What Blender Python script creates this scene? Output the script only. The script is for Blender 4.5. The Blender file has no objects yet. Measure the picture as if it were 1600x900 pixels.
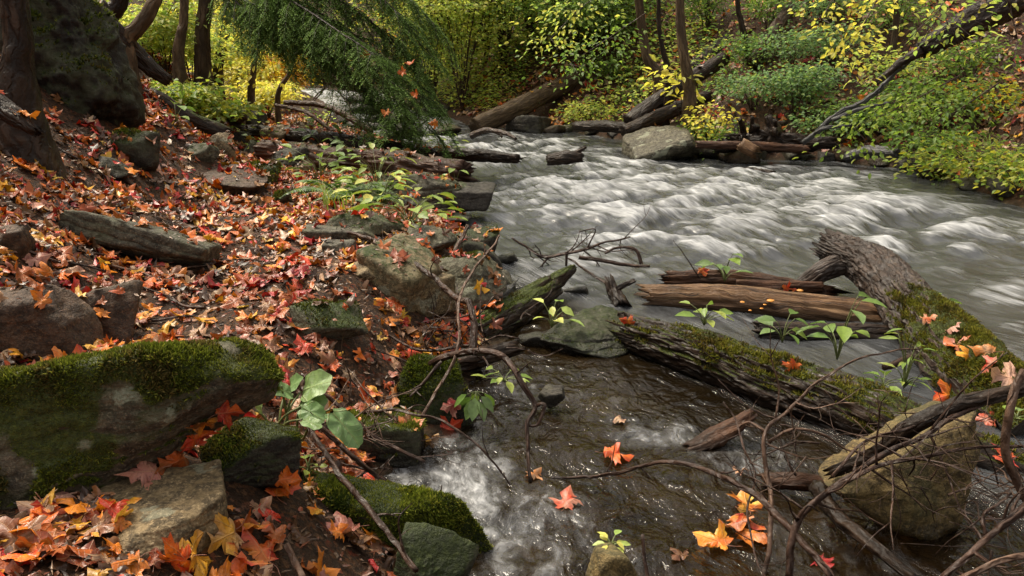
import bpy, math
import numpy as np
from mathutils import Vector, Matrix
from mathutils.bvhtree import BVHTree

SC = bpy.context.scene
COL = SC.collection
rng = np.random.default_rng(7)
PI = math.pi

# ------------------------------------------------------------------ camera geometry
F = 1331.0                      # focal length in photo pixels (1600 px wide)
PITCH = math.radians(16.3)
CAM = np.array([0.0, 0.0, 1.5])
cp, sp = math.cos(PITCH), math.sin(PITCH)

def ray(px, py):
    u = (px - 800.0) / F
    v = (450.0 - py) / F
    return np.array([u, cp + v * sp, -sp + v * cp])

def at(px, py, Y):
    """the point of the viewing direction that lies Y metres ahead"""
    d = ray(px, py)
    return CAM + d * (Y / d[1])

def onz(px, py, z=0.0):
    d = ray(px, py)
    return CAM + d * ((z - CAM[2]) / d[2])

def project(P):
    P = np.asarray(P, float) - CAM
    f = P[:, 1] * cp - P[:, 2] * sp
    v = P[:, 1] * sp + P[:, 2] * cp
    return 800 + F * P[:, 0] / f, 450 - F * v / f, f

# ------------------------------------------------------------------ noise
_perm = np.random.default_rng(3).permutation(256)
_perm = np.concatenate([_perm, _perm, _perm])
_g = np.random.default_rng(4).normal(size=(256, 3))
_g /= np.linalg.norm(_g, axis=1)[:, None]

def perlin(x, y, z=0.0):
    x, y, z = np.broadcast_arrays(np.asarray(x, float), np.asarray(y, float), np.asarray(z, float))
    xi, yi, zi = np.floor(x).astype(int), np.floor(y).astype(int), np.floor(z).astype(int)
    xf, yf, zf = x - xi, y - yi, z - zi
    u, v, w = [t * t * t * (t * (t * 6 - 15) + 10) for t in (xf, yf, zf)]
    xi &= 255; yi &= 255; zi &= 255
    def gr(i, j, k):
        h = _perm[_perm[_perm[(xi + i) & 255] + ((yi + j) & 255)] + ((zi + k) & 255)]
        g = _g[h]
        return g[..., 0] * (xf - i) + g[..., 1] * (yf - j) + g[..., 2] * (zf - k)
    def lp(a, b, t): return a + (b - a) * t
    return lp(lp(lp(gr(0,0,0), gr(1,0,0), u), lp(gr(0,1,0), gr(1,1,0), u), v),
              lp(lp(gr(0,0,1), gr(1,0,1), u), lp(gr(0,1,1), gr(1,1,1), u), v), w) * 1.5

def fbm(x, y, z=0.0, o=4, g=0.5):
    s = 0; a = 1; f = 1
    for i in range(o):
        s = s + a * perlin(np.asarray(x) * f + 17.3 * i, np.asarray(y) * f - 9.1 * i, np.asarray(z) * f + 5.7 * i)
        a *= g; f *= 2.03
    return s

def ss(a, b, x):
    t = np.clip((np.asarray(x, float) - a) / (b - a), 0, 1)
    return t * t * (3 - 2 * t)

def softplus(x, k):
    return k * np.logaddexp(0, np.asarray(x, float) / k)

# ------------------------------------------------------------------ shores and ground height
_L = [(-.05, -6.0), (-.05, .5)] + [tuple(onz(px, py)[:2]) for px, py in
      [(690, 890), (655, 830), (600, 745), (715, 650), (748, 580), (800, 535), (800, 500), (800, 450), (775, 405),
       (735, 350), (690, 318), (745, 300), (735, 272), (640, 240), (545, 208)]] + \
     [(-3.7, 17.5), (-4.3, 20.0), (-6.5, 22.5), (-18.0, 29.0), (-50, 46.0)]
_R = [(16, -6.0), (11, 2.0), (6.6, 5.6)] + [tuple(onz(px, py)[:2]) for px, py in
      [(1600, 326), (1500, 292), (1430, 266), (1300, 252), (1150, 246), (1010, 240), (985, 222), (900, 207), (820, 203), (745, 198)]] + \
     [(-2.4, 18.5), (-2.8, 20.6), (-5.0, 23.2), (-15, 27.2), (-50, 43.0)]
_L = np.array(sorted(_L, key=lambda p: p[1])); _R = np.array(sorted(_R, key=lambda p: p[1]))
_XP = np.array([(-6, -1.7), (0, -1.6), (2, -1.62), (3, -1.72), (4, -1.72), (5, -1.9), (6, -2.12), (7.6, -2.45), (9, -2.9), (12, -3.7),
                (16, -5.2), (22, -8.0), (26, -13.0), (31, -21), (48, -54)])

def _dist(poly, x, y):
    best = np.full(np.shape(x), 1e9)
    for (ax, ay), (bx, by) in zip(poly[:-1], poly[1:]):
        dx, dy = bx - ax, by - ay
        t = np.clip(((x - ax) * dx + (y - ay) * dy) / (dx * dx + dy * dy + 1e-12), 0, 1)
        best = np.minimum(best, (x - ax - t * dx) ** 2 + (y - ay - t * dy) ** 2)
    return np.sqrt(best)

def land(x, y):
    """signed distances: >0 on the left bank, >0 on the right bank"""
    x = np.asarray(x, float); y = np.asarray(y, float)
    dl = _dist(_L, x, y) * np.where(x < np.interp(y, _L[:, 1], _L[:, 0]), 1, -1)
    dr = _dist(_R, x, y) * np.where(x > np.interp(y, _R[:, 1], _R[:, 0]), 1, -1)
    return dl, dr

def height(x, y, fine=True):
    x = np.asarray(x, float); y = np.asarray(y, float)
    dl, dr = land(x, y)
    xp = np.interp(y, _XP[:, 0], _XP[:, 1])
    near = ss(7.5, 4.5, y)
    bank = 0.30 + 0.13 * near
    hl = bank * ss(-.03, .75, dl) + (0.68 + .22 * ss(4, 7, y)) * softplus(xp - x, .22) * ss(0, .8, dl)
    hr = 0.10 * ss(0, .2, dr) + 0.68 * softplus(dr - .45, .2)
    w = np.minimum(-dl, -dr)
    bed = -0.05 - .30 * ss(0, .8, w)
    h = np.where(dl > 0, hl, np.where(dr > 0, hr, bed))
    h = h + .06 * ss(15.2, 16.2, y) + .08 * ss(17.2, 18.2, y) + .1 * ss(19.7, 21, y)
    h = np.where(h > 9, 9 + 6 * np.tanh((h - 9) / 6), h)
    lm = ss(.1, .9, np.maximum(dl, dr))
    n = .16 * fbm(x * .55, y * .55, 1.3, 3) * lm * ss(.4, 1.6, np.maximum(dl, dr))
    if fine:
        n = n + .05 * fbm(x * 2.1, y * 2.1, 4.1, 3) * (.3 + .7 * lm)
    return h + n

def ground(px, py):
    d = ray(px, py)
    Y = np.concatenate([np.arange(.8, 12, .01), np.arange(12, 45, .04)])
    P = CAM + d[None] * (Y / d[1])[:, None]
    h = np.maximum(height(P[:, 0], P[:, 1]), 0.0)
    k = np.argmax(P[:, 2] <= h)
    return P[k] if P[k, 2] <= h[k] else P[-1]

# ------------------------------------------------------------------ mesh and object helpers
def mesh_np(name, V, faces, uv=None, col=None, attrs=None, smooth=True, mat=None):
    """faces: one array (M,k) or a list of such arrays"""
    if not isinstance(faces, (list, tuple)): faces = [faces]
    faces = [np.asarray(f, dtype=np.int32) for f in faces if len(f)]
    me = bpy.data.meshes.new(name)
    V = np.asarray(V, dtype=np.float32)
    me.vertices.add(len(V)); me.vertices.foreach_set('co', V.ravel())
    idx = np.concatenate([f.ravel() for f in faces])
    tot = np.concatenate([np.full(len(f), f.shape[1], dtype=np.int32) for f in faces])
    st = np.concatenate([[0], np.cumsum(tot)[:-1]]).astype(np.int32)
    me.loops.add(len(idx)); me.loops.foreach_set('vertex_index', idx)
    me.polygons.add(len(tot)); me.polygons.foreach_set('loop_start', st)
    me.update(calc_edges=True)
    if uv is not None:
        l = me.uv_layers.new(name='UVMap')
        l.data.foreach_set('uv', np.asarray(uv, dtype=np.float32)[idx].ravel())
    if col is not None:
        a = me.color_attributes.new('Col', 'FLOAT_COLOR', 'POINT')
        c = np.ones((len(V), 4), dtype=np.float32); c[:, :3] = col
        a.data.foreach_set('color', c.ravel())
    for k, v in (attrs or {}).items():
        a = me.attributes.new(k, 'FLOAT', 'POINT'); a.data.foreach_set('value', np.asarray(v, dtype=np.float32))
    if smooth: me.polygons.foreach_set('use_smooth', np.ones(len(tot), dtype=bool))
    me.validate()
    if mat: me.materials.append(mat)
    return me

def link(name, me, parent=None):
    o = bpy.data.objects.new(name, me); COL.objects.link(o)
    if parent: o.parent = parent
    return o

def tag(o, label=None, cat=None, group=None, kind=None):
    if label: o['label'] = label
    if cat: o['category'] = cat
    if group: o['group'] = group
    if kind: o['kind'] = kind
    return o

def empty(name, loc=(0, 0, 0)):
    o = bpy.data.objects.new(name, None); COL.objects.link(o); o.location = loc
    o.empty_display_size = .05
    return o

SURF = []           # (V, tris) of solid things leaves can lie on
def quads_to_tris(F_):
    F_ = np.asarray(F_)
    if F_.shape[1] == 3: return F_
    return np.concatenate([F_[:, [0, 1, 2]], F_[:, [0, 2, 3]]])
def surf(V, faces):
    if not isinstance(faces, (list, tuple)): faces = [faces]
    SURF.append((np.asarray(V), np.concatenate([quads_to_tris(f) for f in faces if len(f)])))

def norm(v):
    v = np.asarray(v, float)
    return v / (np.linalg.norm(v, axis=-1, keepdims=True) + 1e-12)

def vnormals(V, T):
    n = np.cross(V[T[:, 1]] - V[T[:, 0]], V[T[:, 2]] - V[T[:, 0]])
    N = np.zeros_like(V)
    for k in range(3): np.add.at(N, T[:, k], n)
    return norm(N)

# ------------------------------------------------------------------ shader helpers
def newmat(name):
    m = bpy.data.materials.new(name); m.use_nodes = True
    nt = m.node_tree; nt.nodes.clear()
    return m, nt
class NB:
    """tiny node builder"""
    def __init__(s, nt): s.nt = nt
    def n(s, typ, **kw):
        nd = s.nt.nodes.new(typ)
        ins = kw.pop('ins', {})
        for k, v in kw.items(): setattr(nd, k, v)
        for k, v in ins.items(): s.set(nd.inputs[k], v)
        return nd
    def set(s, sock, v):
        if hasattr(v, 'is_output') or isinstance(v, bpy.types.NodeSocket): s.nt.links.new(v, sock)
        else: sock.default_value = v
    def math(s, op, a, b=None, c=None, clamp=False):
        nd = s.nt.nodes.new('ShaderNodeMath'); nd.operation = op; nd.use_clamp = clamp
        for i, v in enumerate((a, b, c)):
            if v is not None: s.set(nd.inputs[i], v)
        return nd.outputs[0]
    def mix(s, f, a, b, mode='MIX'):
        nd = s.nt.nodes.new('ShaderNodeMix'); nd.data_type = 'RGBA'; nd.blend_type = mode
        s.set(nd.inputs[0], f); s.set(nd.inputs[6], a); s.set(nd.inputs[7], b)
        return nd.outputs[2]
    def ramp(s, f, stops):
        nd = s.nt.nodes.new('ShaderNodeValToRGB'); e = nd.color_ramp.elements
        while len(e) < len(stops): e.new(.5)
        for q, (p, c) in zip(e, stops):
            q.position = p; q.color = (*c, 1) if len(c) == 3 else c
        s.set(nd.inputs[0], f); return nd.outputs[0]
    def mapr(s, v, a, b, c=0.0, d=1.0, smooth=True):
        nd = s.nt.nodes.new('ShaderNodeMapRange')
        nd.interpolation_type = 'SMOOTHSTEP' if smooth else 'LINEAR'
        for i, q in enumerate((v, a, b, c, d)): s.set(nd.inputs[i], q)
        return nd.outputs[0]
    def noise(s, vec, scale, detail=4, rough=.55, dist=0.0):
        nd = s.nt.nodes.new('ShaderNodeTexNoise')
        s.set(nd.inputs['Vector'], vec); nd.inputs['Scale'].default_value = scale
        nd.inputs['Detail'].default_value = detail; nd.inputs['Roughness'].default_value = rough
        nd.inputs['Distortion'].default_value = dist
        return nd.outputs['Fac']
    def voro(s, vec, scale, feature='F1', out='Distance'):
        nd = s.nt.nodes.new('ShaderNodeTexVoronoi'); nd.feature = feature
        s.set(nd.inputs['Vector'], vec); nd.inputs['Scale'].default_value = scale
        return nd.outputs[out]
    def mapping(s, vec, scale=(1, 1, 1), rot=(0, 0, 0), loc=(0, 0, 0)):
        nd = s.nt.nodes.new('ShaderNodeMapping')
        s.set(nd.inputs['Vector'], vec)
        nd.inputs['Scale'].default_value = scale; nd.inputs['Rotation'].default_value = rot; nd.inputs['Location'].default_value = loc
        return nd.outputs[0]
    def attr(s, name, out='Fac'):
        nd = s.nt.nodes.new('ShaderNodeAttribute'); nd.attribute_name = name
        return nd.outputs[out]
    def bump(s, h, strength=.5, dist=.02, normal=None):
        nd = s.nt.nodes.new('ShaderNodeBump'); s.set(nd.inputs['Strength'], strength)
        nd.inputs['Distance'].default_value = dist; s.set(nd.inputs['Height'], h)
        if normal is not None: s.set(nd.inputs['Normal'], normal)
        return nd.outputs[0]
    def principled(s, spec=.5, **kw):
        nd = s.nt.nodes.new('ShaderNodeBsdfPrincipled')
        for k, v in kw.items(): s.set(nd.inputs[k.replace('_', ' ')], v)
        nd.inputs['Specular IOR Level'].default_value = spec
        return nd.outputs[0]
    def out(s, sh):
        o = s.nt.nodes.new('ShaderNodeOutputMaterial'); s.nt.links.new(sh, o.inputs['Surface'])
def coords(b, kind='Object'):
    return b.n('ShaderNodeTexCoord').outputs[kind]
def C4(r, g, bb): return (r, g, bb, 1)
# ------------------------------------------------------------------ materials
def world_pos(b): return b.n('ShaderNodeNewGeometry').outputs['Position']

def mat_rock(name, c0, c1, c2, moss=(.035, .05, .008), lichen=0.0, wet=True, strata=1.0):
    m, nt = newmat(name); b = NB(nt)
    p = world_pos(b)
    n1 = b.noise(p, 5, 5, .6); n2 = b.noise(p, 28, 6, .68); n3 = b.noise(p, 150, 3, .6)
    n4 = b.noise(b.mapping(p, (3, 3, 26), (.25, .1, 0)), 1.0, 4, .6, .4)
    col = b.ramp(n1, [(.28, c0), (.5, c1), (.72, c2)])
    col = b.mix(b.mapr(n2, .38, .60), col, b.mix(.72, col, C4(.012, .010, .008)))
    col = b.mix(b.math('MULTIPLY', b.mapr(b.noise(p, 75, 5, .75), .54, .66), .55), col, C4(*[min(1, 1.5 * q) for q in c2]))
    col = b.mix(b.math('MULTIPLY', b.mapr(n4, .52, .68), .45 * strata), col, C4(*[.5 * q for q in c0]))
    col = b.mix(b.math('MULTIPLY', b.mapr(n3, .45, .75), .3), col, C4(*[min(1, 1.6 * q) for q in c2]))
    if lichen:
        l = b.mapr(b.math('ADD', b.noise(p, 6.5, 3, .5), b.math('MULTIPLY', b.noise(p, 40, 3), .18)), .70, .735)
        col = b.mix(b.math('MULTIPLY', l, lichen), col, b.ramp(n3, [(.3, (.17, .18, .12)), (.7, (.34, .34, .25))]))
    ms = b.attr('moss')
    mf = b.mapr(b.math('ADD', ms, b.math('MULTIPLY', b.math('SUBTRACT', n2, .5), .8)), .40, .62)
    mcol = b.ramp(b.noise(p, 60, 5, .7), [(.3, tuple(.35 * q for q in moss)), (.55, moss), (.75, (moss[0] * 2.1, moss[1] * 1.8, moss[2] * 1.3))])
    film = b.mapr(b.math('ADD', ms, b.math('MULTIPLY', b.math('SUBTRACT', n1, .5), 1.5)), .05, .5)
    col = b.mix(b.math('MULTIPLY', film, .5), col, C4(.045, .05, .016))
    col = b.mix(mf, col, mcol)
    sep = b.n('ShaderNodeSeparateXYZ', ins={0: p}).outputs[2]
    wt = b.mapr(b.math('ADD', sep, b.math('MULTIPLY', b.math('SUBTRACT', n1, .5), .12)), .10, .0) if wet else 0.0
    col = b.mix(b.math('MULTIPLY', wt, .65), col, C4(.008, .007, .005))
    rgh = b.math('SUBTRACT', b.mapr(n2, .3, .7, .52, .85), b.math('MULTIPLY', wt, .45))
    h = b.math('ADD', b.math('MULTIPLY', n2, .7), b.math('ADD', b.math('MULTIPLY', n3, .22), b.math('MULTIPLY', n4, .35 * strata)))
    b.out(b.principled(spec=.3, Base_Color=col, Roughness=rgh, Normal=b.bump(h, .95, .022)))
    return m

def mat_bark(name, c0, c1, c2, along=7.0, moss=(.04, .052, .009), moss_amt=1.0, gloss=.5, lichen=0.0, grain=0.0):
    """UV.x runs round the trunk (metres), UV.y along it (metres)"""
    m, nt = newmat(name); b = NB(nt)
    uv = coords(b, 'UV'); p = world_pos(b)
    uv = b.n('ShaderNodeVectorMath', operation='ADD', ins={0: uv, 1: b.n('ShaderNodeVectorMath', operation='SCALE', ins={0: b.n('ShaderNodeTexNoise', ins={'Vector': p, 'Scale': 11.0, 'Detail': 3.0}).outputs['Color'], 'Scale': .05}).outputs[0]}).outputs[0]
    n1 = b.noise(b.mapping(uv, (34, along, 1)), 1.0, 6, .65, .6)
    n2 = b.noise(p, 70, 4, .65); n0 = b.noise(p, 4, 3)
    v = b.voro(b.mapping(uv, (34, along * .8, 1)), 1.0, 'DISTANCE_TO_EDGE')
    crack = b.mapr(v, .02, .22)
    col = b.ramp(n1, [(.28, c0), (.5, c1), (.74, c2)])
    col = b.mix(b.math('MULTIPLY', b.math('SUBTRACT', 1.0, crack), .5 * (1 - grain)), col, C4(*[.3 * q for q in c0]))
    if grain:
        g = b.noise(b.mapping(uv, (120, 2.2, 1)), 1.0, 4, .6, .3)
        col = b.mix(b.math('MULTIPLY', b.mapr(g, .52, .62), grain), col, C4(*[.22 * q for q in c0]))
    col = b.mix(b.math('MULTIPLY', b.mapr(n0, .35, .65), .45), col, C4(*[.55 * q for q in c0]))
    if lichen:
        l = b.mapr(b.math('ADD', b.noise(p, 9, 4, .6), b.math('MULTIPLY', n2, .15)), .60, .66)
        col = b.mix(b.math('MULTIPLY', l, lichen), col, C4(.20, .19, .18))
    ms = b.attr('moss')
    mf = b.mapr(b.math('ADD', b.math('MULTIPLY', ms, moss_amt), b.math('MULTIPLY', b.math('SUBTRACT', n2, .5), .8)), .40, .62)
    mcol = b.ramp(b.noise(p, 55, 5, .7), [(.3, tuple(.35 * q for q in moss)), (.55, moss), (.78, (moss[0] * 2.2, moss[1] * 1.9, moss[2] * 1.4))])
    col = b.mix(mf, col, mcol)
    sep = b.n('ShaderNodeSeparateXYZ', ins={0: p}).outputs[2]
    wt = b.mapr(sep, .07, -.01)
    col = b.mix(b.math('MULTIPLY', wt, .6), col, C4(.008, .007, .005))
    h = b.math('ADD', b.math('MULTIPLY', n1, .9), b.math('ADD', b.math('MULTIPLY', n2, .25), b.math('MULTIPLY', crack, .5 * (1 - grain))))
    if grain: h = b.math('ADD', h, b.math('MULTIPLY', g, .8))
    rgh = b.math('ADD', b.mapr(n2, .3, .7, gloss - .15, gloss + .25), b.math('MULTIPLY', mf, .3), clamp=True)
    b.out(b.principled(spec=.22, Base_Color=col, Roughness=rgh, Normal=b.bump(h, .8, .014)))
    return m

def mat_leaf(name, transl=.35, rough=.38, spec=.5, vein=0.0, spots=0.0, bump=0.0):
    """colour from the Col attribute; UV = leaf's own coordinates (0,0 base, tip at 0,1)"""
    m, nt = newmat(name); b = NB(nt)
    col = b.attr('Col', 'Color'); p = world_pos(b)
    n = b.noise(p, 45, 4, .6)
    col = b.mix(1.0, col, b.ramp(n, [(.25, (.62, .60, .58)), (.5, (1, 1, 1)), (.75, (1.22, 1.2, 1.1))]), 'MULTIPLY')
    nrm = None
    if spots:
        s_ = b.mapr(b.noise(p, 160, 3, .6), .60, .68)
        col = b.mix(b.math('MULTIPLY', s_, spots), col, C4(.02, .012, .006))
    if vein:
        uv = b.n('ShaderNodeSeparateXYZ', ins={0: coords(b, 'UV')})
        x, y = uv.outputs[0], uv.outputs[1]
        ang = b.math('ARCTAN2', x, y)
        r = b.math('SQRT', b.math('ADD', b.math('MULTIPLY', x, x), b.math('MULTIPLY', y, y)))
        a2 = b.math('PINGPONG', b.math('ADD', ang, 10 * .87), .435)
        d = b.math('MULTIPLY', a2, r)
        vm = b.mapr(d, .022, .006)
        side = b.mapr(b.math('PINGPONG', b.math('SUBTRACT', r, b.math('MULTIPLY', a2, .55)), .07), .012, .002)
        vm2 = b.math('MAXIMUM', vm, b.math('MULTIPLY', side, .45))
        col = b.mix(b.math('MULTIPLY', vm2, vein), col, b.mix(.5, col, C4(.45, .27, .12)))
        nrm = b.bump(b.math('ADD', b.math('MULTIPLY', vm2, -1.0), b.math('MULTIPLY', n, 1.2)), .55, .004)
    kw = dict(Base_Color=col, Roughness=rough)
    if nrm is not None: kw['Normal'] = nrm
    elif bump: kw['Normal'] = b.bump(n, bump, .01)
    pr = b.principled(**kw)
    pr.node.inputs['Specular IOR Level'].default_value = spec
    tr = b.n('ShaderNodeBsdfTranslucent', ins={'Color': b.mix(1.0, col, C4(1.15, 1.2, .85), 'MULTIPLY')}).outputs[0]
    mx = b.n('ShaderNodeMixShader', ins={0: transl, 1: pr, 2: tr}).outputs[0]
    b.out(mx)
    return m

def mat_ground():
    m, nt = newmat('soil'); b = NB(nt); p = world_pos(b)
    n1 = b.noise(p, 3.2, 5, .6); n2 = b.noise(p, 34, 6, .7); n3 = b.noise(p, 140, 4, .65)
    v = b.voro(b.mapping(p, (1, 1, .6)), 38, 'F1', 'Color')
    frag = b.n('ShaderNodeSeparateColor', ins={0: v}).outputs[0]
    soil = b.ramp(n2, [(.3, (.010, .007, .005)), (.5, (.024, .014, .008)), (.72, (.052, .029, .016))])
    soil = b.mix(b.mapr(n1, .4, .7), soil, b.mix(.5, soil, C4(.05, .03, .018)))
    lit = b.ramp(frag, [(.0, (.035, .018, .010)), (.35, (.07, .032, .014)), (.6, (.11, .045, .016)), (.8, (.15, .085, .045)), (.93, (.16, .03, .01)), (1, (.2, .14, .09))])
    soil = b.mix(b.math('MULTIPLY', b.mapr(b.noise(p, 60, 4, .7), .44, .6), .75), soil, lit)
    sep = b.n('ShaderNodeSeparateXYZ', ins={0: p})
    peb = b.voro(p, 16, 'F1', 'Distance')
    bedc = b.ramp(b.noise(p, 12, 5, .65), [(.3, (.022, .015, .008)), (.5, (.06, .042, .02)), (.72, (.12, .085, .045))])
    bedc = b.mix(b.math('MULTIPLY', b.mapr(peb, .25, .55), .6), bedc, C4(.015, .011, .007))
    f = b.mapr(sep.outputs[2], .05, -.02)
    col = b.mix(f, soil, bedc)
    h = b.math('ADD', b.math('MULTIPLY', n2, .8), b.math('MULTIPLY', n3, .3))
    h = b.math('ADD', h, b.math('MULTIPLY', frag, .35))
    b.out(b.principled(spec=.15, Base_Color=col, Roughness=b.mapr(n3, .3, .7, .55, .9), Normal=b.bump(h, .8, .03)))
    return m

def mat_water():
    m, nt = newmat('water'); b = NB(nt)
    uv = coords(b, 'UV'); p = world_pos(b)
    foam_glint = b.attr('foam_glint'); pool = b.attr('pool')
    big = b.noise(b.mapping(uv, (1.6, 4.5, 1)), 1.0, 3, .55, .8)
    st1 = b.noise(b.mapping(uv, (3.0, 13, 1)), 1.0, 6, .62, .8)
    st2 = b.noise(b.mapping(uv, (6.5, 42, 1), loc=(3, 7, 0)), 1.0, 4, .6, .7)
    rip = b.noise(b.mapping(uv, (8, 12, 1)), 1.0, 3, .5, .6)
    rip2 = b.noise(b.mapping(uv, (22, 36, 1)), 1.0, 3, .55, .4)
    strk = b.math('ADD', b.math('MULTIPLY', st1, .65), b.math('MULTIPLY', st2, .35))
    pst = b.math('ADD', .12, b.math('ADD', b.math('MULTIPLY', rip, .5), b.math('MULTIPLY', rip2, .26)))
    strk = b.n('ShaderNodeMix', ins={0: pool, 2: strk, 3: pst}).outputs[0]
    # foam: white veils along the current; in the pool also painted ripple glints
    f = b.math('ADD', foam_glint, b.math('ADD', b.math('MULTIPLY', b.math('SUBTRACT', strk, .5), 2.4), b.math('MULTIPLY', b.math('SUBTRACT', big, .5), 1.1)))
    f = b.mapr(f, .06, 1.35)
    f = b.math('MULTIPLY', f, b.mapr(foam_glint, .04, .35))
    deep = b.ramp(b.noise(p, 1.7, 4, .55, .6), [(.3, (.006, .004, .002)), (.5, (.014, .009, .004)), (.7, (.030, .020, .009))])
    riv = b.ramp(st1, [(.3, (.013, .0135, .014)), (.6, (.055, .057, .06))])
    base = b.mix(pool, riv, deep)
    col = b.mix(b.math('MULTIPLY', f, .92), base, b.ramp(strk, [(.3, (.16, .165, .17)), (.5, (.30, .305, .31)), (.70, (.60, .60, .61))]))
    h = b.math('ADD', b.math('MULTIPLY', st1, .55), b.math('MULTIPLY', st2, .22))
    hp = b.math('ADD', b.math('MULTIPLY', rip, 1.0), b.math('MULTIPLY', rip2, .3))
    h = b.n('ShaderNodeMix', ins={0: pool, 2: h, 3: hp}).outputs[0]
    nrm = b.bump(h, b.math('ADD', .34, b.math('MULTIPLY', pool, .62)), .035)
    rg = b.math('ADD', b.math('SUBTRACT', .24, b.math('MULTIPLY', pool, .185)), b.math('MULTIPLY', f, .5))
    pr = b.principled(Base_Color=col, Roughness=rg, Normal=nrm, IOR=1.42)
    tr = b.n('ShaderNodeBsdfTransparent', ins={'Color': C4(.70, .56, .36)}).outputs[0]
    lw = b.n('ShaderNodeLayerWeight', ins={'Blend': .25, 'Normal': nrm}).outputs['Facing']
    clear = b.math('MULTIPLY', b.math('MULTIPLY', pool, b.math('SUBTRACT', 1.0, f)), b.math('MULTIPLY', b.math('SUBTRACT', 1.0, lw), .62))
    b.out(b.n('ShaderNodeMixShader', ins={0: clear, 1: pr, 2: tr}).outputs[0])
    return m

def mat_plain(name, c, rough=.6):
    m, nt = newmat(name); b = NB(nt); p = world_pos(b)
    n = b.noise(p, 60, 4, .6)
    b.out(b.principled(Base_Color=b.ramp(n, [(.3, tuple(.6 * q for q in c)), (.7, tuple(1.3 * q for q in c))]), Roughness=rough, Normal=b.bump(n, .4, .005)))
    return m

M = dict(
    soil=mat_ground(), water=mat_water(),
    rock=mat_rock('stone_grey_green', (.055, .048, .032), (.095, .083, .055), (.155, .135, .09), lichen=.7),
    rock_tan=mat_rock('stone_tan', (.12, .08, .036), (.20, .14, .068), (.30, .22, .12), lichen=.5, strata=.6),
    rock_olive=mat_rock('stone_olive', (.11, .074, .024), (.175, .118, .042), (.25, .175, .07), lichen=.0, strata=.7),
    rock_brown=mat_rock('stone_brown', (.045, .024, .013), (.070, .038, .020), (.10, .058, .03), lichen=.0),
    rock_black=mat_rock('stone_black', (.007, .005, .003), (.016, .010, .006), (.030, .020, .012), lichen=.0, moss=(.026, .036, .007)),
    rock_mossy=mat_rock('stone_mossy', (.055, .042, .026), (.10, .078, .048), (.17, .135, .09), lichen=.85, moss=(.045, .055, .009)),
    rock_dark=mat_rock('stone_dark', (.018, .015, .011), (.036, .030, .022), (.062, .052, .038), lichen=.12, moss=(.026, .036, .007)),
    bark=mat_bark('bark_grey_brown', (.026, .017, .011), (.06, .040, .026), (.11, .08, .055), 6, lichen=.2, gloss=.5),
    bark_wet=mat_bark('bark_wet_dark', (.012, .007, .004), (.032, .018, .010), (.072, .043, .026), 7, gloss=.42),
    bark_flaky=mat_bark('bark_flaky', (.022, .014, .010), (.062, .041, .030), (.13, .092, .072), 9, lichen=.15, gloss=.45),
    rot=mat_bark('wood_rotten', (.030, .014, .008), (.075, .032, .015), (.13, .06, .028), 4, gloss=.5, grain=.5),
    split=mat_bark('wood_split', (.07, .035, .016), (.16, .085, .04), (.30, .19, .10), 3, gloss=.45, grain=.85),
    trunk=mat_bark('bark_trunk', (.045, .028, .015), (.095, .062, .036), (.16, .11, .07), 5, gloss=.6, moss_amt=.8),
    trunk_warm=mat_bark('bark_trunk_warm', (.06, .036, .018), (.12, .078, .042), (.19, .13, .078), 5, gloss=.6, moss_amt=.6),
    twig=mat_bark('bark_twig', (.026, .013, .008), (.065, .034, .022), (.12, .07, .048), 12, gloss=.38),
    twig_pale=mat_bark('bark_twig_pale', (.07, .038, .024), (.14, .080, .052), (.22, .14, .095), 12, gloss=.42),
    silver=mat_bark('wood_silver', (.030, .028, .027), (.085, .082, .080), (.20, .195, .19), 3, gloss=.3, grain=.7),
    litter=mat_leaf('fallen_leaves', transl=.12, rough=.40, spec=.45, bump=.4),
    maple=mat_leaf('maple_leaf_blade', transl=.15, rough=.40, spec=.45, vein=.55, spots=.4),
    foliage=mat_leaf('foliage', transl=.55, rough=.5, spec=.3),
    herb=mat_leaf('herb_leaf', transl=.32, rough=.42, spec=.4, bump=.3),
    broadleaf=mat_leaf('broad_leaf', transl=.28, rough=.42, spec=.4, vein=.3),
    needle=mat_leaf('needles', transl=.3, rough=.7, spec=.1),
    moss=mat_leaf('moss_blades', transl=.3, rough=.75, spec=.1),
    stem=mat_plain('green_stem', (.10, .12, .03)), fungus=mat_plain('fungus_cap', (.55, .22, .03), .4),
)
# ------------------------------------------------------------------ rocks
import bmesh
_ico = {}
BARE = set(); LEAFY = set()
def ico(n):
    if n not in _ico:
        bm = bmesh.new(); bmesh.ops.create_icosphere(bm, subdivisions=n, radius=1.0)
        V = np.array([v.co[:] for v in bm.verts]); T = np.array([[v.index for v in f.verts] for f in bm.faces]); bm.free()
        _ico[n] = (V, T)
    V, T = _ico[n]
    return V.copy(), T

def rotm(rx, ry, rz):
    return np.array(Matrix.Rotation(rz, 3, 'Z') @ Matrix.Rotation(ry, 3, 'Y') @ Matrix.Rotation(rx, 3, 'X'))

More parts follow.
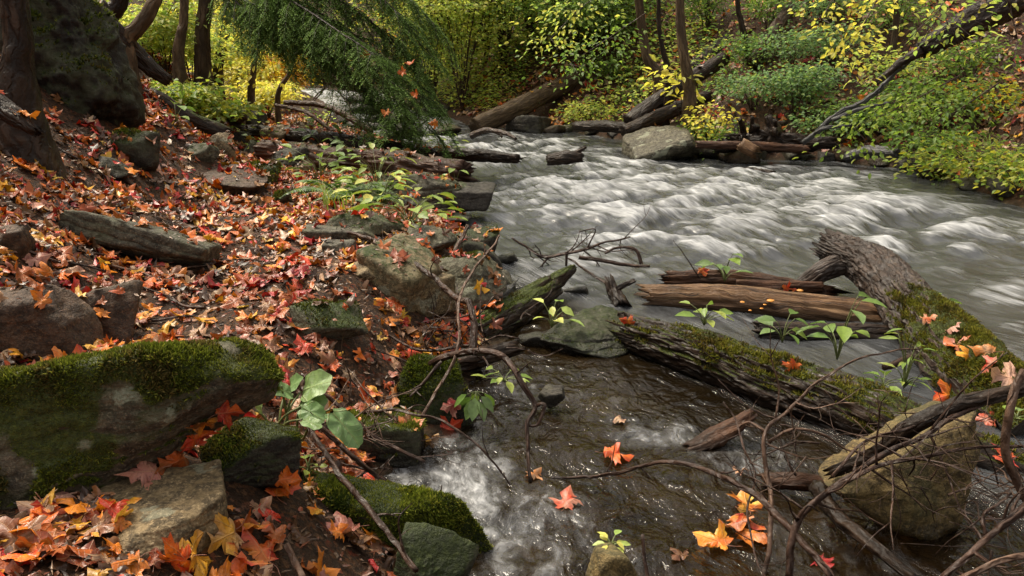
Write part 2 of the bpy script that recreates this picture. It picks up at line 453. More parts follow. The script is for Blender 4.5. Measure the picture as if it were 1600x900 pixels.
def moss_blades(name, V, T, m, n, parent, length=.012, cols=None, seed=0, lean=.6):
    """a coat of tiny moss blades on the faces whose moss value m (per vertex) is high"""
    r = np.random.default_rng(seed)
    a, b_, c = V[T[:, 0]], V[T[:, 1]], V[T[:, 2]]
    cr = np.cross(b_ - a, c - a); area = np.linalg.norm(cr, axis=1) * .5
    mv = m[T].mean(1)
    w = area * ss(.38, .7, mv)
    if w.sum() <= 0: return None
    k = r.choice(len(T), n, p=w / w.sum())
    u, v = r.random(n), r.random(n); f = u + v > 1; u[f], v[f] = 1 - u[f], 1 - v[f]
    P = a[k] + (b_ - a)[k] * u[:, None] + (c - a)[k] * v[:, None]
    N = norm(cr)[k]
    d = norm(N + r.normal(size=(n, 3)) * lean + np.array([0, 0, .25]))
    s = norm(np.cross(d, r.normal(size=(n, 3))))
    L = (length * r.uniform(.5, 1.5, n) * (.45 + 1.5 * np.clip(fbm(P[:, 0] * 6 + 3, P[:, 1] * 6, P[:, 2] * 6, 3) + .4, 0, 1)))[:, None]
    W = L * .22
    pos = np.stack([P - s * W, P + s * W, P + d * L], 1).reshape(-1, 3)
    cl = np.asarray(cols if cols is not None else [(.085, .105, .014), (.055, .075, .011), (.13, .14, .02), (.03, .04, .008), (.10, .08, .02)])
    patch = np.clip(fbm(P[:, 0] * 9, P[:, 1] * 9, P[:, 2] * 9, 3) * .9 + .5, 0, .999)
    q = np.clip((patch * len(cl) + r.normal(size=n) * .8).astype(int), 0, len(cl) - 1)
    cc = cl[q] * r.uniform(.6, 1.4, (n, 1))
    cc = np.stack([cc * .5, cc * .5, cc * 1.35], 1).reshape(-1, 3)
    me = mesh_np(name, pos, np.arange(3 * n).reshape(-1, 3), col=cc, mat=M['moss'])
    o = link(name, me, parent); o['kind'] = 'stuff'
    return o

def rock(name, label, c, size, rz=0, tilt=(0, 0), seed=0, mat='rock', cuts=7, planes=None, moss=0.0, moss_up=.3, group=None,
         sub=5, rough=.035, tufts=0, tuft_len=.011, sharp=14, cat='rock', strata=.02, tuft_cols=None, flat=None, nolitter=False, mossfun=None, leafy=False):
    r = np.random.default_rng(1000 + seed)
    D, T = ico(sub)
    pl = [(norm(np.array(a_) + (r.normal(size=3) * .22 if cuts >= 4 else 0)), r.uniform(.88, 1.06) if cuts >= 4 else 1) for a_ in ((1, 0, 0), (-1, 0, 0), (0, 1, 0), (0, -1, 0), (0, 0, 1), (0, 0, -1))]
    for _ in range(cuts):
        n = norm(r.normal(size=3)); pl.append((n, r.uniform(.78, 1.12) * (np.abs(n).max() ** .3)))
    for n, d in planes or []: pl.append((norm(n), d))
    s = 0
    for n, d in pl:
        s = s + np.maximum(0, D @ np.asarray(n, float) / d) ** sharp
    R = s ** (-1.0 / sharp)
    V = D * R[:, None] * np.asarray(size)
    S = float(np.mean(size)); o_ = seed * 3.7
    nd = norm(D / np.asarray(size))
    q = V / S
    disp = fbm(q[:, 0] * 1.3 + o_, q[:, 1] * 1.3, q[:, 2] * 1.3, 4) * rough * 2.2 + (fbm(q[:, 0] * 17 + o_, q[:, 1] * 17, q[:, 2] * 17, 3) * rough * .32 if sub >= 5 else 0) + fbm(q[:, 0] * 6 + o_, q[:, 1] * 6, q[:, 2] * 6, 3) * rough * .6
    st = q[:, 2] * 4.5 + .5 * fbm(q[:, 0] + o_, q[:, 1], q[:, 2] * .5, 2)
    disp = disp + strata * (np.abs((st % 1.0) - .5) * 2) ** 3 * -1 * (np.abs(nd[:, 2]) < .75)
    V = V + nd * (disp * S)[:, None]
    V = V @ rotm(tilt[0], tilt[1], rz).T + np.asarray(c, float)
    N = vnormals(V, T)
    up = N[:, 2]
    m = moss * (.55 + .75 * (up - moss_up)) + .42 * moss * fbm(V[:, 0] * 3.1 + o_, V[:, 1] * 3.1, V[:, 2] * 3.1, 4)
    if mossfun is not None: m = m * mossfun(V, N)
    m = np.where(N[:, 2] < -.3, 0, np.clip(m, 0, 1)) if moss > 0 else np.zeros(len(V))
    org = np.array([c[0], c[1], V[:, 2].min()])
    me = mesh_np(name, V - org, T, attrs={'moss': m}, mat=M[mat])
    o = link(name, me); o.location = org
    tag(o, label, cat, group)
    surf(V, T)
    if nolitter: BARE.add(len(SURF) - 1)
    if leafy: LEAFY.add(len(SURF) - 1)
    if tufts and moss: moss_blades('moss', V - org, T, m, tufts, o, tuft_len, seed=seed, cols=tuft_cols)
    return o

def rock_px(name, label, box, thick=.8, Y=None, sink=.25, back=.4, **kw):
    """a rock whose outline fills the photo box (x0,y0,x1,y1); thick = depth / half width"""
    x0, y0, x1, y1 = box
    if Y is None:
        g = ground((x0 + x1) / 2, y1); Yf = g[1]
    else: Yf = Y
    hw = (x1 - x0) / 2 / F * Yf * 1.03
    dy = hw * thick
    Yc = Yf + dy * .7
    hw = (x1 - x0) / 2 / F * Yc * 1.03
    top = at((x0 + x1) / 2, y0, Yc + dy * back); bot = at((x0 + x1) / 2, y1, Yf)
    hz = max(.03, (top[2] - bot[2]) / 2 * 1.02)
    ex = hz * sink
    c = np.array([top[0], Yc, (top[2] + bot[2]) / 2 - ex])
    return rock(name, label, c, (hw, dy, hz + ex), **kw)

# ------------------------------------------------------------------ logs, branches, trunks
def resample(P, R, step):
    P = np.asarray(P, float); R = np.asarray(R, float)
    # Catmull-Rom through the points
    if len(P) > 2:
        Q = np.vstack([2 * P[0] - P[1], P, 2 * P[-1] - P[-2]]); out = []; ro = []
        for i in range(1, len(Q) - 2):
            n = max(3, int(np.linalg.norm(Q[i + 1] - Q[i]) / step) + 1)
            t = np.linspace(0, 1, n, endpoint=False)[:, None]
            p0, p1, p2, p3 = Q[i - 1], Q[i], Q[i + 1], Q[i + 2]
            out.append(.5 * (2 * p1 + (p2 - p0) * t + (2 * p0 - 5 * p1 + 4 * p2 - p3) * t ** 2 + (3 * p1 - p0 - 3 * p2 + p3) * t ** 3))
            ro.append(R[i - 1] + (R[i] - R[i - 1]) * t[:, 0])
        return np.vstack(out + [P[-1:]]), np.concatenate(ro + [R[-1:]])
    n = max(3, int(np.linalg.norm(P[1] - P[0]) / step) + 1)
    t = np.linspace(0, 1, n)
    return P[0] + (P[1] - P[0]) * t[:, None], R[0] + (R[1] - R[0]) * t

def frames(P):
    T = norm(np.gradient(P, axis=0))
    ref = np.array([0, 0, 1.0]) if abs(T[0, 2]) < .9 else np.array([1.0, 0, 0])
    A = np.zeros_like(P); a = norm(np.cross(T[0], ref)); A[0] = a
    for i in range(1, len(P)):
        a = a - T[i] * (a @ T[i]); a = norm(a); A[i] = a
    return T, A, np.cross(T, A)

def tube(P, R, nseg=10, step=.03, bark=0.0, bfreq=(5, 3), lump=0.0, jag0=0.0, jag1=0.0, seed=0, flat=1.0, wig=0.0, moss=None, plates=0.0):
    """returns V, [quads, tris], uv, theta"""
    P, R = resample(P, R, step)
    L = np.concatenate([[0], np.cumsum(np.linalg.norm(np.diff(P, axis=0), axis=1))])
    o = seed * 5.3
    if wig:
        e = np.minimum(1, np.minimum(L, L[-1] - L) / (wig * 6 + 1e-6))[:, None]
        P = P + wig * np.stack([fbm(L * 4 + o, o, 1, 3), fbm(L * 4 + o, o, 5, 3), fbm(L * 4 + o, o, 9, 3)], 1) * e
    T, A, B = frames(P)
    th = np.linspace(0, 2 * PI, nseg + 1)          # seam vertex doubled for the UV
    ct, st = np.cos(th), np.sin(th)
    n, k = len(P), nseg + 1
    rr = np.repeat(R[:, None], k, 1)
    if bark or lump:
        ax, ay = ct[None] * np.ones((n, 1)), st[None] * np.ones((n, 1)); LL = np.repeat(L[:, None], k, 1)
        if lump: rr = rr * (1 + lump * fbm(ax * 1.1 + o, ay * 1.1, LL * 1.6 / max(.3, R.mean() * 6), 3))
        if bark:
            w = fbm(ax * bfreq[0] + o, ay * bfreq[0], LL * bfreq[1], 4, .55)
            rr = rr + bark * (1 - 2 * np.abs(w)) + bark * .5 * w
    if plates:
        ax, ay = ct[None] * np.ones((n, 1)), st[None] * np.ones((n, 1)); LL = np.repeat(L[:, None], k, 1)
        wx_ = .25 * fbm(ax * 5 + o, ay * 5, LL * 12, 2)
        w1 = fbm(ax * 3.2 + o + wx_, ay * 3.2, LL * 6 + wx_, 3); w2 = fbm(ax * 5 + wx_, ay * 5 + o, LL * 9 + 4 + wx_, 3)
        rr = rr + plates * (ss(-.10, -.02, w1) + .7 * ss(.12, .18, w1) + .5 * ss(.0, .07, w2) - 1.1 * ss(.25, .32, w2) - .5)
    V = P[:, None] + (A[:, None] * ct[None, :, None] * flat + B[:, None] * st[None, :, None]) * rr[..., None]
    def jag(i, amt, sgn):
        nn = fbm(ct * 2.2 + o, st * 2.2, 3.3 * sgn, 3) + .6 * perlin(ct * 6 + o, st * 6, 1.7)
        nn[-1] = nn[0]
        return amt * nn
    if jag0:
        V[0] += -T[0][None] * np.abs(jag(0, jag0, 1))[:, None]
    if jag1:
        V[-1] += T[-1][None] * np.abs(jag(-1, jag1, 2))[:, None]
    V[:, -1] = V[:, 0]
    idx = np.arange(n * k).reshape(n, k)
    Q = np.stack([idx[:-1, :-1], idx[:-1, 1:], idx[1:, 1:], idx[1:, :-1]], -1).reshape(-1, 4)
    uv = np.stack([np.repeat((th / (2 * PI))[None], n, 0) * 2 * PI * R.mean(), np.repeat(L[:, None], k, 1)], -1).reshape(-1, 2)
    V = V.reshape(-1, 3)
    c0 = len(V); V = np.vstack([V, P[:1] + T[:1] * jag0 * .4, P[-1:] - T[-1:] * jag1 * .4]); uv = np.vstack([uv, [[0, 0]], [[0, L[-1]]]])
    Tt = np.concatenate([np.stack([idx[0, 1:], idx[0, :-1], np.full(nseg, c0)], 1), np.stack([idx[-1, :-1], idx[-1, 1:], np.full(nseg, c0 + 1)], 1)])
    return V, [Q, Tt], uv

def join(parts):
    V, Q, T, U, off = [], [], [], [], 0
    for v, f, u in parts:
        V.append(v); U.append(u); Q.append(f[0] + off); T.append(f[1] + off); off += len(v)
    return np.vstack(V), [np.concatenate(Q), np.concatenate(T)], np.vstack(U)

def put(name, V, F_, uv, mat, label=None, cat=None, group=None, parent=None, moss=0.0, moss_up=.35, mscale=3.0, tufts=0, tuft_len=.01, seed=0, solid=True, mfun=None, tuft_cols=None, org=None):
    T = np.concatenate([quads_to_tris(f) for f in F_])
    N = vnormals(V, T)
    m = np.zeros(len(V))
    if moss:
        m = moss * (.5 + 1.5 * (N[:, 2] - moss_up)) + .36 * moss * fbm(V[:, 0] * mscale + seed, V[:, 1] * mscale, V[:, 2] * mscale, 4)
        if mfun is not None: m = m * mfun(V)
        m = np.where(N[:, 2] < -.1, 0, np.clip(m, 0, 1))
    if org is None:
        if parent is not None: org = np.array(parent.location)
        else:
            k = V[:, 2].argmin(); org = np.array([V[:, 0].mean(), V[:, 1].mean(), V[k, 2]])
    me = mesh_np(name, V - org, F_, uv=uv, attrs={'moss': m}, mat=M[mat])
    o = link(name, me, parent)
    if parent is None: o.location = org; tag(o, label, cat, group)
    if solid: surf(V, F_)
    if tufts: moss_blades('moss', V - org, T, m, tufts, o, tuft_len, seed=seed, cols=tuft_cols)
    return o

def twigs_on(P, R, n, seed, length=.25, r=.004, up=.3, spread=1.0, sub=1, tmin=.1):
    """side twigs that grow out of a branch"""
    g = np.random.default_rng(seed)
    P, R = resample(P, R, .02); out = []
    T = norm(np.gradient(P, axis=0))
    for _ in range(n):
        i = int(g.uniform(tmin, .97) * (len(P) - 1))
        d = norm(T[i] * g.uniform(.3, .9) + norm(g.normal(size=3)) * spread + np.array([0, 0, up]))
        L = length * g.uniform(.4, 1.3)
        pts = [P[i]]; dd = d
        for s in range(3):
            dd = norm(dd + g.normal(size=3) * .28 + np.array([0, 0, -.05])); pts.append(pts[-1] + dd * L / 3)
        r0 = min(r, R[i] * .7)
        out.append(tube(pts, np.linspace(r0, r0 * .3, 4), 5, L / 6, seed=seed))
        if sub:
            for _ in range(g.integers(0, 3)):
                d2 = norm(dd + g.normal(size=3) * .8); j = g.integers(1, 3)
                out.append(tube([pts[j], pts[j] + d2 * L * .25, pts[j] + d2 * L * .45 + g.normal(size=3) * L * .06], [r0 * .5, r0 * .35, r0 * .2], 4, L / 6))
    return out

def pxpath(px, Y):
    Y = np.interp(np.linspace(0, 1, len(px)), np.linspace(0, 1, len(Y)), Y)
    return np.array([at(x, y, d) for (x, y), d in zip(px, Y)])

def stick(name, label, px, Y, r, mat='twig', cat='branch', group=None, twigs=0, seed=0, tl=.25, tr=.004, forks=(), wig=.012, up=.2, nseg=9, spread=1.0, knots=True):
    """a bare branch along photo points at the given depths, with forks and side twigs, all one mesh"""
    sc = .64 if max(Y) < 4.2 and max(r) < .026 else 1.0
    P = pxpath(px, Y); R = sc * np.interp(np.linspace(0, 1, len(P)), np.linspace(0, 1, len(r)), r)
    parts = [tube(P, R, nseg, .015, bark=R.mean() * .10, bfreq=(3, 14), lump=.16, seed=seed, wig=wig, jag0=R[0] * .5, jag1=R[-1] * .5)]
    if twigs: parts += twigs_on(P, R, twigs, seed + 50, tl, tr, up, spread)
    for fp, fY, fr, ft in forks:
        Q = pxpath(fp, fY); RR = sc * np.interp(np.linspace(0, 1, len(Q)), np.linspace(0, 1, len(fr)), fr)
        parts.append(tube(Q, RR, max(6, nseg - 2), .015, bark=RR.mean() * .1, bfreq=(3, 14), lump=.15, seed=seed + 3, wig=wig * .6))
        if ft: parts += twigs_on(Q, RR, ft, seed + 90, tl, tr, up, spread)
    V, F_, uv = join(parts)
    return put(name, V, F_, uv, mat, label, cat, group, seed=seed, solid=False)

# ------------------------------------------------------------------ leaves
def leaf_mesh(P, D, N, L, W, C, fold=.18, droop=.12, shape=4):
    """many simple leaves in one mesh: rhomb of two triangles (4) or a pointed oval of 6 triangles (8)"""
    n = len(P); D = norm(D); S = norm(np.cross(D, N)); N = np.cross(S, D)
    L = np.broadcast_to(np.asarray(L, float), n)[:, None]; W = np.broadcast_to(np.asarray(W, float), n)[:, None]
    if shape == 4:
        vs = [P, P + D * L * .42 + S * W * .5 + N * fold * W, P + D * L - N * droop * L, P + D * L * .42 - S * W * .5 + N * fold * W]
        f = np.array([[0, 1, 2], [0, 2, 3]]); uvs = [(0, 0), (.4, .4), (0, 1), (-.4, .4)]
    else:
        vs = [P,
              P + D * L * .25 + S * W * .40 + N * fold * W * .8, P + D * L * .55 + S * W * .48 + N * (fold * W - droop * L * .25), P + D * L * .82 + S * W * .24 + N * (fold * W * .5 - droop * L * .6),
              P + D * L - N * droop * L,
              P + D * L * .82 - S * W * .24 + N * (fold * W * .5 - droop * L * .6), P + D * L * .55 - S * W * .48 + N * (fold * W - droop * L * .25), P + D * L * .25 - S * W * .40 + N * fold * W * .8,
              P + D * L * .5 - N * droop * L * .25]
        f = np.array([[0, 1, 8], [1, 2, 8], [2, 3, 8], [3, 4, 8], [4, 5, 8], [5, 6, 8], [6, 7, 8], [7, 0, 8]])
        uvs = [(0, 0), (.4, .25), (.48, .55), (.24, .82), (0, 1), (-.24, .82), (-.48, .55), (-.4, .25), (0, .5)]
    k = len(vs)
    V = np.stack(vs, 1).reshape(-1, 3)
    T = (f[None] + (np.arange(n) * k)[:, None, None]).reshape(-1, 3)
    col = np.repeat(np.asarray(C, float), k, 0)
    return V, T, col, np.tile(np.array(uvs), (n, 1))

_half = [(.0, .0), (.07, -.06), (.20, -.10), (.36, -.06), (.29, .02), (.33, .08), (.24, .13), (.40, .15), (.46, .23), (.68, .29), (.57, .35), (.55, .47), (.42, .44), (.33, .45),
         (.17, .45), (.20, .56), (.33, .68), (.21, .73), (.15, .84), (.0, 1.0)]
_oval = [(.0, .0), (.09, .06), (.19, .22), (.235, .42), (.20, .64), (.11, .84), (.0, 1.0)]
_half_lo = [(.0, .0), (.34, -.07), (.25, .13), (.67, .30), (.50, .46), (.17, .45), (.31, .69), (.0, 1.0)]
def maple_outline(half):
    h = np.array(half)
    return np.vstack([h, h[-2:0:-1] * [-1, 1]])
def maple_template(seed, half=_half, rings=2, curl=.5):
    g = np.random.default_rng(seed)
    o = maple_outline(half); c = np.array([0, .26]); k = len(o)
    o = c + (o - c) * (1 + .07 * g.normal(size=(k, 1)))
    lv = [c[None]] + [c + (o - c) * s for s in ([.5, 1] if rings == 2 else [1])]
    P2 = np.vstack(lv)
    x, y = P2[:, 0], P2[:, 1] - .3
    z = curl * (g.uniform(-.6, .8) * x * x + g.uniform(-.5, .6) * y * y + g.uniform(-.5, .5) * x * y)
    z = z + curl * .42 * fbm(x * 1.6 + seed, y * 1.6, seed * 1.3, 2) + .10 * curl * np.cos(6 * np.arctan2(x, y + .3)) * np.hypot(x, y + .3)
    e = np.hypot(x, y)
    z = z + curl * g.uniform(-.3, .5) * np.maximum(0, e - .35) * (np.sin(np.arctan2(x, y) * g.integers(1, 3) + g.uniform(0, 6)))
    V = np.stack([P2[:, 0], P2[:, 1], z], 1)
    i = np.arange(k); j = (i + 1) % k
    T = [np.stack([np.zeros(k, int), 1 + j, 1 + i], 1)]
    if rings == 2: T.append(np.stack([1 + i, 1 + j, 1 + k + j], 1)); T.append(np.stack([1 + i, 1 + k + j, 1 + k + i], 1))
    return V, np.concatenate(T), P2

LEAF_COL = dict(red=[(.50, .030, .012), (.40, .016, .012), (.58, .055, .014), (.34, .018, .02)],
                orange=[(.64, .14, .010), (.58, .18, .016), (.68, .21, .012), (.50, .09, .012)],
                yellow=[(.70, .36, .025), (.64, .31, .02), (.7, .42, .06)],
                tan=[(.36, .19, .09), (.42, .24, .13), (.30, .15, .07), (.46, .30, .17)],
                pink=[(.44, .20, .13), (.50, .27, .19), (.40, .15, .10)],
                rust=[(.34, .085, .016), (.27, .062, .018), (.40, .11, .02), (.22, .05, .016)],
                brown=[(.085, .038, .016), (.060, .028, .014), (.14, .060, .022), (.20, .085, .030), (.11, .05, .025)])
def leafcol(kinds, g, n):
    out = np.zeros((n, 3))
    for i, k in enumerate(kinds):
        c = LEAF_COL[k]; out[i] = np.array(c[g.integers(len(c))]) * g.uniform(.55, 1.08)
    return out

def orient(Nrm, yaw, tilt, g):
    """rotation matrices whose z is the surface normal (tilted at random) and whose y points along yaw"""
    n = len(Nrm)
    Z = norm(Nrm + g.normal(size=(n, 3)) * tilt)
    Y = np.stack([np.cos(yaw), np.sin(yaw), np.zeros(n)], 1)
    Y = norm(Y - Z * (Y * Z).sum(1)[:, None])
    return np.stack([np.cross(Y, Z), Y, Z], 2)
# ------------------------------------------------------------------ ground and water
def spaced(segs):
    out = []
    for a, b_, d in segs: out += list(np.arange(a, b_, d))
    return np.array(out + [segs[-1][1]])
gx = spaced([(-90, -30, 4), (-30, -14, .8), (-14, -6, .16), (-6, -2.6, .06), (-2.6, 2.2, .03), (2.2, 8, .07), (8, 16, .25), (16, 30, 1.2), (30, 90, 5)])
gy = spaced([(-40, -6, 3), (-6, .4, .3), (.4, 6, .03), (6, 11, .055), (11, 18, .11), (18, 34, .3), (34, 50, 1.2), (50, 150, 8)])
X, Y = np.meshgrid(gx, gy)
H = height(X.ravel(), Y.ravel())
def grid_faces(ny, nx):
    i = np.arange(ny * nx).reshape(ny, nx)
    return np.stack([i[:-1, :-1], i[:-1, 1:], i[1:, 1:], i[1:, :-1]], -1).reshape(-1, 4)
GV = np.stack([X.ravel(), Y.ravel(), H], 1); GF = grid_faces(len(gy), len(gx))
o = link('ground', mesh_np('ground', GV, GF, mat=M['soil'])); tag(o, kind='structure')
_keep = (np.abs(GV[:, 0]) < 16) & (GV[:, 1] > .3) & (GV[:, 1] < 40)
surf(GV, GF[_keep[GF].all(1)])

_xp = np.array([(-5, 4.5), (1, 2.5), (2, 1.95), (3, 1.3), (4.3, .45), (5.2, .1), (6.2, -.35), (30, -.4)])
def pool_w(x, y):
    return ss(.28, -.12, x - np.interp(y, _xp[:, 0], _xp[:, 1])) * ss(6.6, 5.2, y)
def spot(x, y, px, py, r, z=0, sx=1.0):
    p = onz(px, py, z)
    return np.exp(-(((x - p[0]) / sx) ** 2 + (y - p[1]) ** 2) / (r * r))
def flow_uv(x, y):
    bend = .35 * fbm(x * .35, y * .35, 2.2, 2)
    s1 = x * .50 - y * .866; n1 = x * .866 + y * .50
    s2 = x * .10 - y * .995; n2 = x * .995 + y * .10
    w = pool_w(x, y)
    n = n1 + bend * .5
    wob = .035 * w
    return (s1 * (1 - w) + s2 * w + wob * fbm(x * 2, y * 2, 9, 3)), (n * (1 - w) + n2 * w + wob * 1.4 * fbm(x * 2.3, y * 2.3, 4, 3))
def water_z(x, y, full=False):
    dl, dr = land(x, y); w = pool_w(x, y)
    s, n = flow_uv(x, y)
    rap = ss(4.6, 6.4, y) * ss(.05, 1.5, -dr) * (.35 + .65 * ss(.05, .9, -dl)) * (1 - w)
    c = fbm(s * .95, n * .62, 3.3, 3) ; c2 = fbm(s * 2.6, n * 1.5, 7.7, 3)
    humps = sum(a * spot(x, y, px, py, r, 0, 1.5) for px, py, r, a in
                [(1405, 320, .38, 1.0), (1330, 335, .3, .5), (1000, 345, .45, .7), (930, 300, .5, .5), (1180, 300, .5, .6), (1230, 345, .4, .5), (860, 300, .4, .4),
                 (1050, 275, .6, .6), (900, 250, .7, .6), (1100, 380, .35, .4), (780, 280, .4, .4), (1450, 330, .3, .5)])
    wq = .25 * fbm(x * 1.7, y * 1.7, 6.1, 2)
    c3 = fbm(s * 1.7 + wq, n * 3.0 + wq, 5.5, 3); c4 = fbm(s * 3.2 + wq, n * 8.0, 8.8, 3)
    z = rap * (.055 * c + .055 * c2 + .034 * c3 + .014 * c4 + .075 * humps) + (1 - rap) * (1 - w) * (.018 * c + .012 * c2)
    z = z + w * (.016 * fbm(x * 3.2, y * 3.6, 2, 3) + .006 * fbm(x * 13 + .6 * c, y * 15, 6, 2))
    z = z + .06 * ss(15.5, 16.2, y) + .08 * ss(17.5, 18.2, y) + .1 * ss(20, 21, y)
    if not full: return z
    lee = fbm((s - .22) * .95, n * .62, 3.3, 3)
    foam_glint = rap * (.15 + .28 * ss(-.1, .7, .5 * c + .5 * lee) + .42 * c2 + .42 * c3 + .36 * c4 + .50 * humps) + .05 * (1 - w) * (1 - rap) + (1 - w) * (.30 * ss(-.1, .6, c2) + .25 * c3) * ss(3, 5, y)
    foam_glint = foam_glint * (1 - .55 * ss(3.2, 5.2, x) * ss(7.0, 5.6, y))
    foam_glint = foam_glint + .40 * ss(14.5, 16, y)
    foam_glint = foam_glint + w * (.66 * spot(x, y, 690, 765, .24) + .45 * spot(x, y, 1045, 682, .12, 0, 1.4) + .30 * spot(x, y, 800, 600, .28) + .24 * spot(x, y, 720, 690, .25) + .22 * spot(x, y, 780, 830, .35) + .2 * spot(x, y, 930, 640, .3)  # pool spots: real froth, plus glints on the ripples painted as pale colour
                       + .45 * spot(x, y, 1180, 720, .2) + .3 * spot(x, y, 790, 440, .5) + .3 * spot(x, y, 1330, 850, .3, 0, 1.2)
                       + .2 * spot(x, y, 840, 860, .35) + .5 * spot(x, y, 880, 430, .4))
    return z, np.clip(foam_glint, 0, 1.4), np.clip(w * (1 - .8 * ss(4.9, 5.6, y)), 0, 1)
wx = spaced([(-14, -5, .12), (-5, -1.2, .05), (-1.2, 2.4, .016), (2.4, 6.5, .03), (6.5, 16, .25)])
wy = spaced([(-3, 1.2, .2), (1.2, 5.2, .016), (5.2, 9, .026), (9, 14, .05), (14, 22, .1), (22, 31, .3)])
X, Y = np.meshgrid(wx, wy); X = X.ravel(); Y = Y.ravel()
dl, dr = land(X, Y)
ok = np.maximum(dl, dr) < .35
Q = grid_faces(len(wy), len(wx)); Q = Q[ok[Q].all(1)]
used, inv = np.unique(Q, return_inverse=True); Q = inv.reshape(-1, 4); X, Y = X[used], Y[used]
Z, FO, PO = water_z(X, Y, True)
U, Nn = flow_uv(X, Y)
o = link('water', mesh_np('water', np.stack([X, Y, Z], 1), Q, uv=np.stack([U, Nn], 1), attrs={'foam_glint': FO, 'pool': PO}, mat=M['water']))
tag(o, kind='structure')

# ------------------------------------------------------------------ rocks
RG = None
def r1_moss(V, N):
    return (1 - .6 * ss(.80, .97, N[:, 2]) * ss(-.75, -1.1, V[:, 0])) * ss(.30, .48, V[:, 2] + .10 * fbm(V[:, 0] * 5, V[:, 1] * 5, V[:, 2] * 5, 3)) * (.62 + .34 * ss(-1.3, -.95, V[:, 0]) + 1.5 * np.clip(fbm(V[:, 0] * 4.5, V[:, 1] * 4.5, V[:, 2] * 4.5 + 3, 4), -.5, .4)) * 1.2
R1 = rock_px('mossy_boulder', 'big boulder in the lower left foreground with thick moss and pale lichen patches', (-70, 512, 474, 772), thick=.40, back=.8, sink=.05, seed=41, mat='rock_mossy', nolitter=True,
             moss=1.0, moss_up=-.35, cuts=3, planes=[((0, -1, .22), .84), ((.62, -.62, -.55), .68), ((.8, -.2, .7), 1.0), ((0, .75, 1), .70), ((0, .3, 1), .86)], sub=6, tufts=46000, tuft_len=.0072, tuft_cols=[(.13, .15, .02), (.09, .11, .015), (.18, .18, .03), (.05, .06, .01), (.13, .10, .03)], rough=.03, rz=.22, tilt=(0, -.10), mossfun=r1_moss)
rock_px('boulder', 'brown blunt rock at the left edge behind the big mossy boulder', (-40, 446, 128, 560), thick=.8, seed=2, mat='rock_brown', cuts=6, rz=.2)
rock_px('boulder', 'dark brown squat rock between the path and the big mossy boulder', (98, 448, 206, 540), thick=.8, seed=3, mat='rock_brown', cuts=6, rz=.5)
rock_px('flat_stone', 'tan flat stone with cream blotches in front of the big mossy boulder', (172, 722, 386, 872), thick=1.15, back=.85, seed=14, nolitter=True, mat='rock_tan', cuts=3, planes=[((-.12, -.08, 1), .55), ((-.9, -.3, .75), .75), ((.1, -1, .35), .85)], sub=6, rough=.03, sharp=22, rz=.35)
rock_px('rock', 'small dark moss topped rock under the big green leaved plant', (318, 655, 472, 762), thick=.8, seed=5, nolitter=True, mat='rock_dark', moss=.75, cuts=6, sub=6, tufts=7000, tuft_len=.008, rz=.4)
mA, mB = ground(478, 762), ground(668, 880)
rock('mossy_stone', 'low stone ridge under a bright green moss cushion at the bottom waterside', (mA + mB) / 2 + np.array([.0, .05, .015]), (np.linalg.norm(mB - mA) / 2 * 1.15, .075, .085), rz=math.atan2((mB - mA)[1], (mB - mA)[0]), tilt=(0, .12), seed=6, nolitter=True, mat='rock_dark', moss=1.3, moss_up=-.3, cuts=5, sub=6, tufts=30000, tuft_len=.0105,
     tuft_cols=[(.15, .17, .022), (.10, .13, .016), (.22, .22, .03), (.05, .07, .012)])
rock_px('rock', 'dark flat faced rock at the bottom edge beside the white eddy', (606, 842, 716, 940), thick=.7, seed=7, mat='rock_dark', moss=.75, moss_up=.1, cuts=6, nolitter=True, planes=[((.5, -.4, .8), .50), ((-.3, -.9, .3), .7)], sub=6, sharp=24, rz=-.3, tilt=(0, .15))
rock_px('rock', 'grey rock with a mossy face standing in the leaves on the path edge', (452, 474, 556, 530), thick=.8, seed=8, mat='rock', moss=.6, cuts=5, tufts=1500, tuft_len=.008, rz=.2)
rock_px('mossy_rock', 'mossy bank rock behind the leaf draped waterline', (615, 572, 738, 700), thick=.8, seed=9, mat='rock_dark', moss=.9, cuts=6, sub=6, tufts=9000, tuft_len=.009, Y=3.15)
rock_px('mossy_rock', 'wet undercut rock with bright moss right above the white eddy', (508, 640, 668, 742), thick=.7, seed=10, mat='rock_dark', moss=.9, cuts=6, sub=6, tufts=8000, tuft_len=.012, Y=2.85, tuft_cols=[(.17, .19, .025), (.11, .13, .02), (.2, .2, .03)])
rock_px('boulder', 'large grey green angular boulder at the waterside', (684, 398, 792, 482), thick=.9, seed=11, mat='rock', moss=.35, cuts=4, planes=[((-.7, -.5, .5), .78), ((.6, -.3, .7), .8)], sub=6, rz=.3, tufts=900, tuft_len=.008)
rock_px('block_stone', 'squared tan green block leaning against the large angular boulder', (620, 426, 702, 482), thick=.9, seed=12, mat='rock_tan', moss=.25, cuts=2, rz=.7, sharp=20)
rock_px('rock', 'dark moss capped rock at the waterline behind the angular boulder', (690, 360, 778, 402), thick=.9, seed=13, mat='rock_dark', moss=.6, cuts=6, rz=.3, tufts=900, tuft_len=.009)
rock_px('rock', 'dark angular rock with pointed top just above the large angular boulder', (712, 375, 782, 430), thick=.8, seed=31, mat='rock_dark', moss=.4, cuts=6, planes=[((.7, 0, .7), .7)])
rock_px('rock', 'small grey rock at the water edge right of the angular boulder', (748, 424, 802, 470), thick=.8, seed=32, mat='rock', moss=.3, cuts=6)
rock_px('rounded_stone', 'rounded pale green stone below the pale yellow plant', (520, 328, 616, 366), thick=.9, seed=15, mat='rock', moss=.5, cuts=5, rz=-.1, tufts=600, tuft_len=.008)
rock_px('flat_stone', 'flat grey slab at the path edge under the rounded green stone', (490, 352, 585, 378), thick=1.0, seed=16, mat='rock', cuts=4, moss=.3)
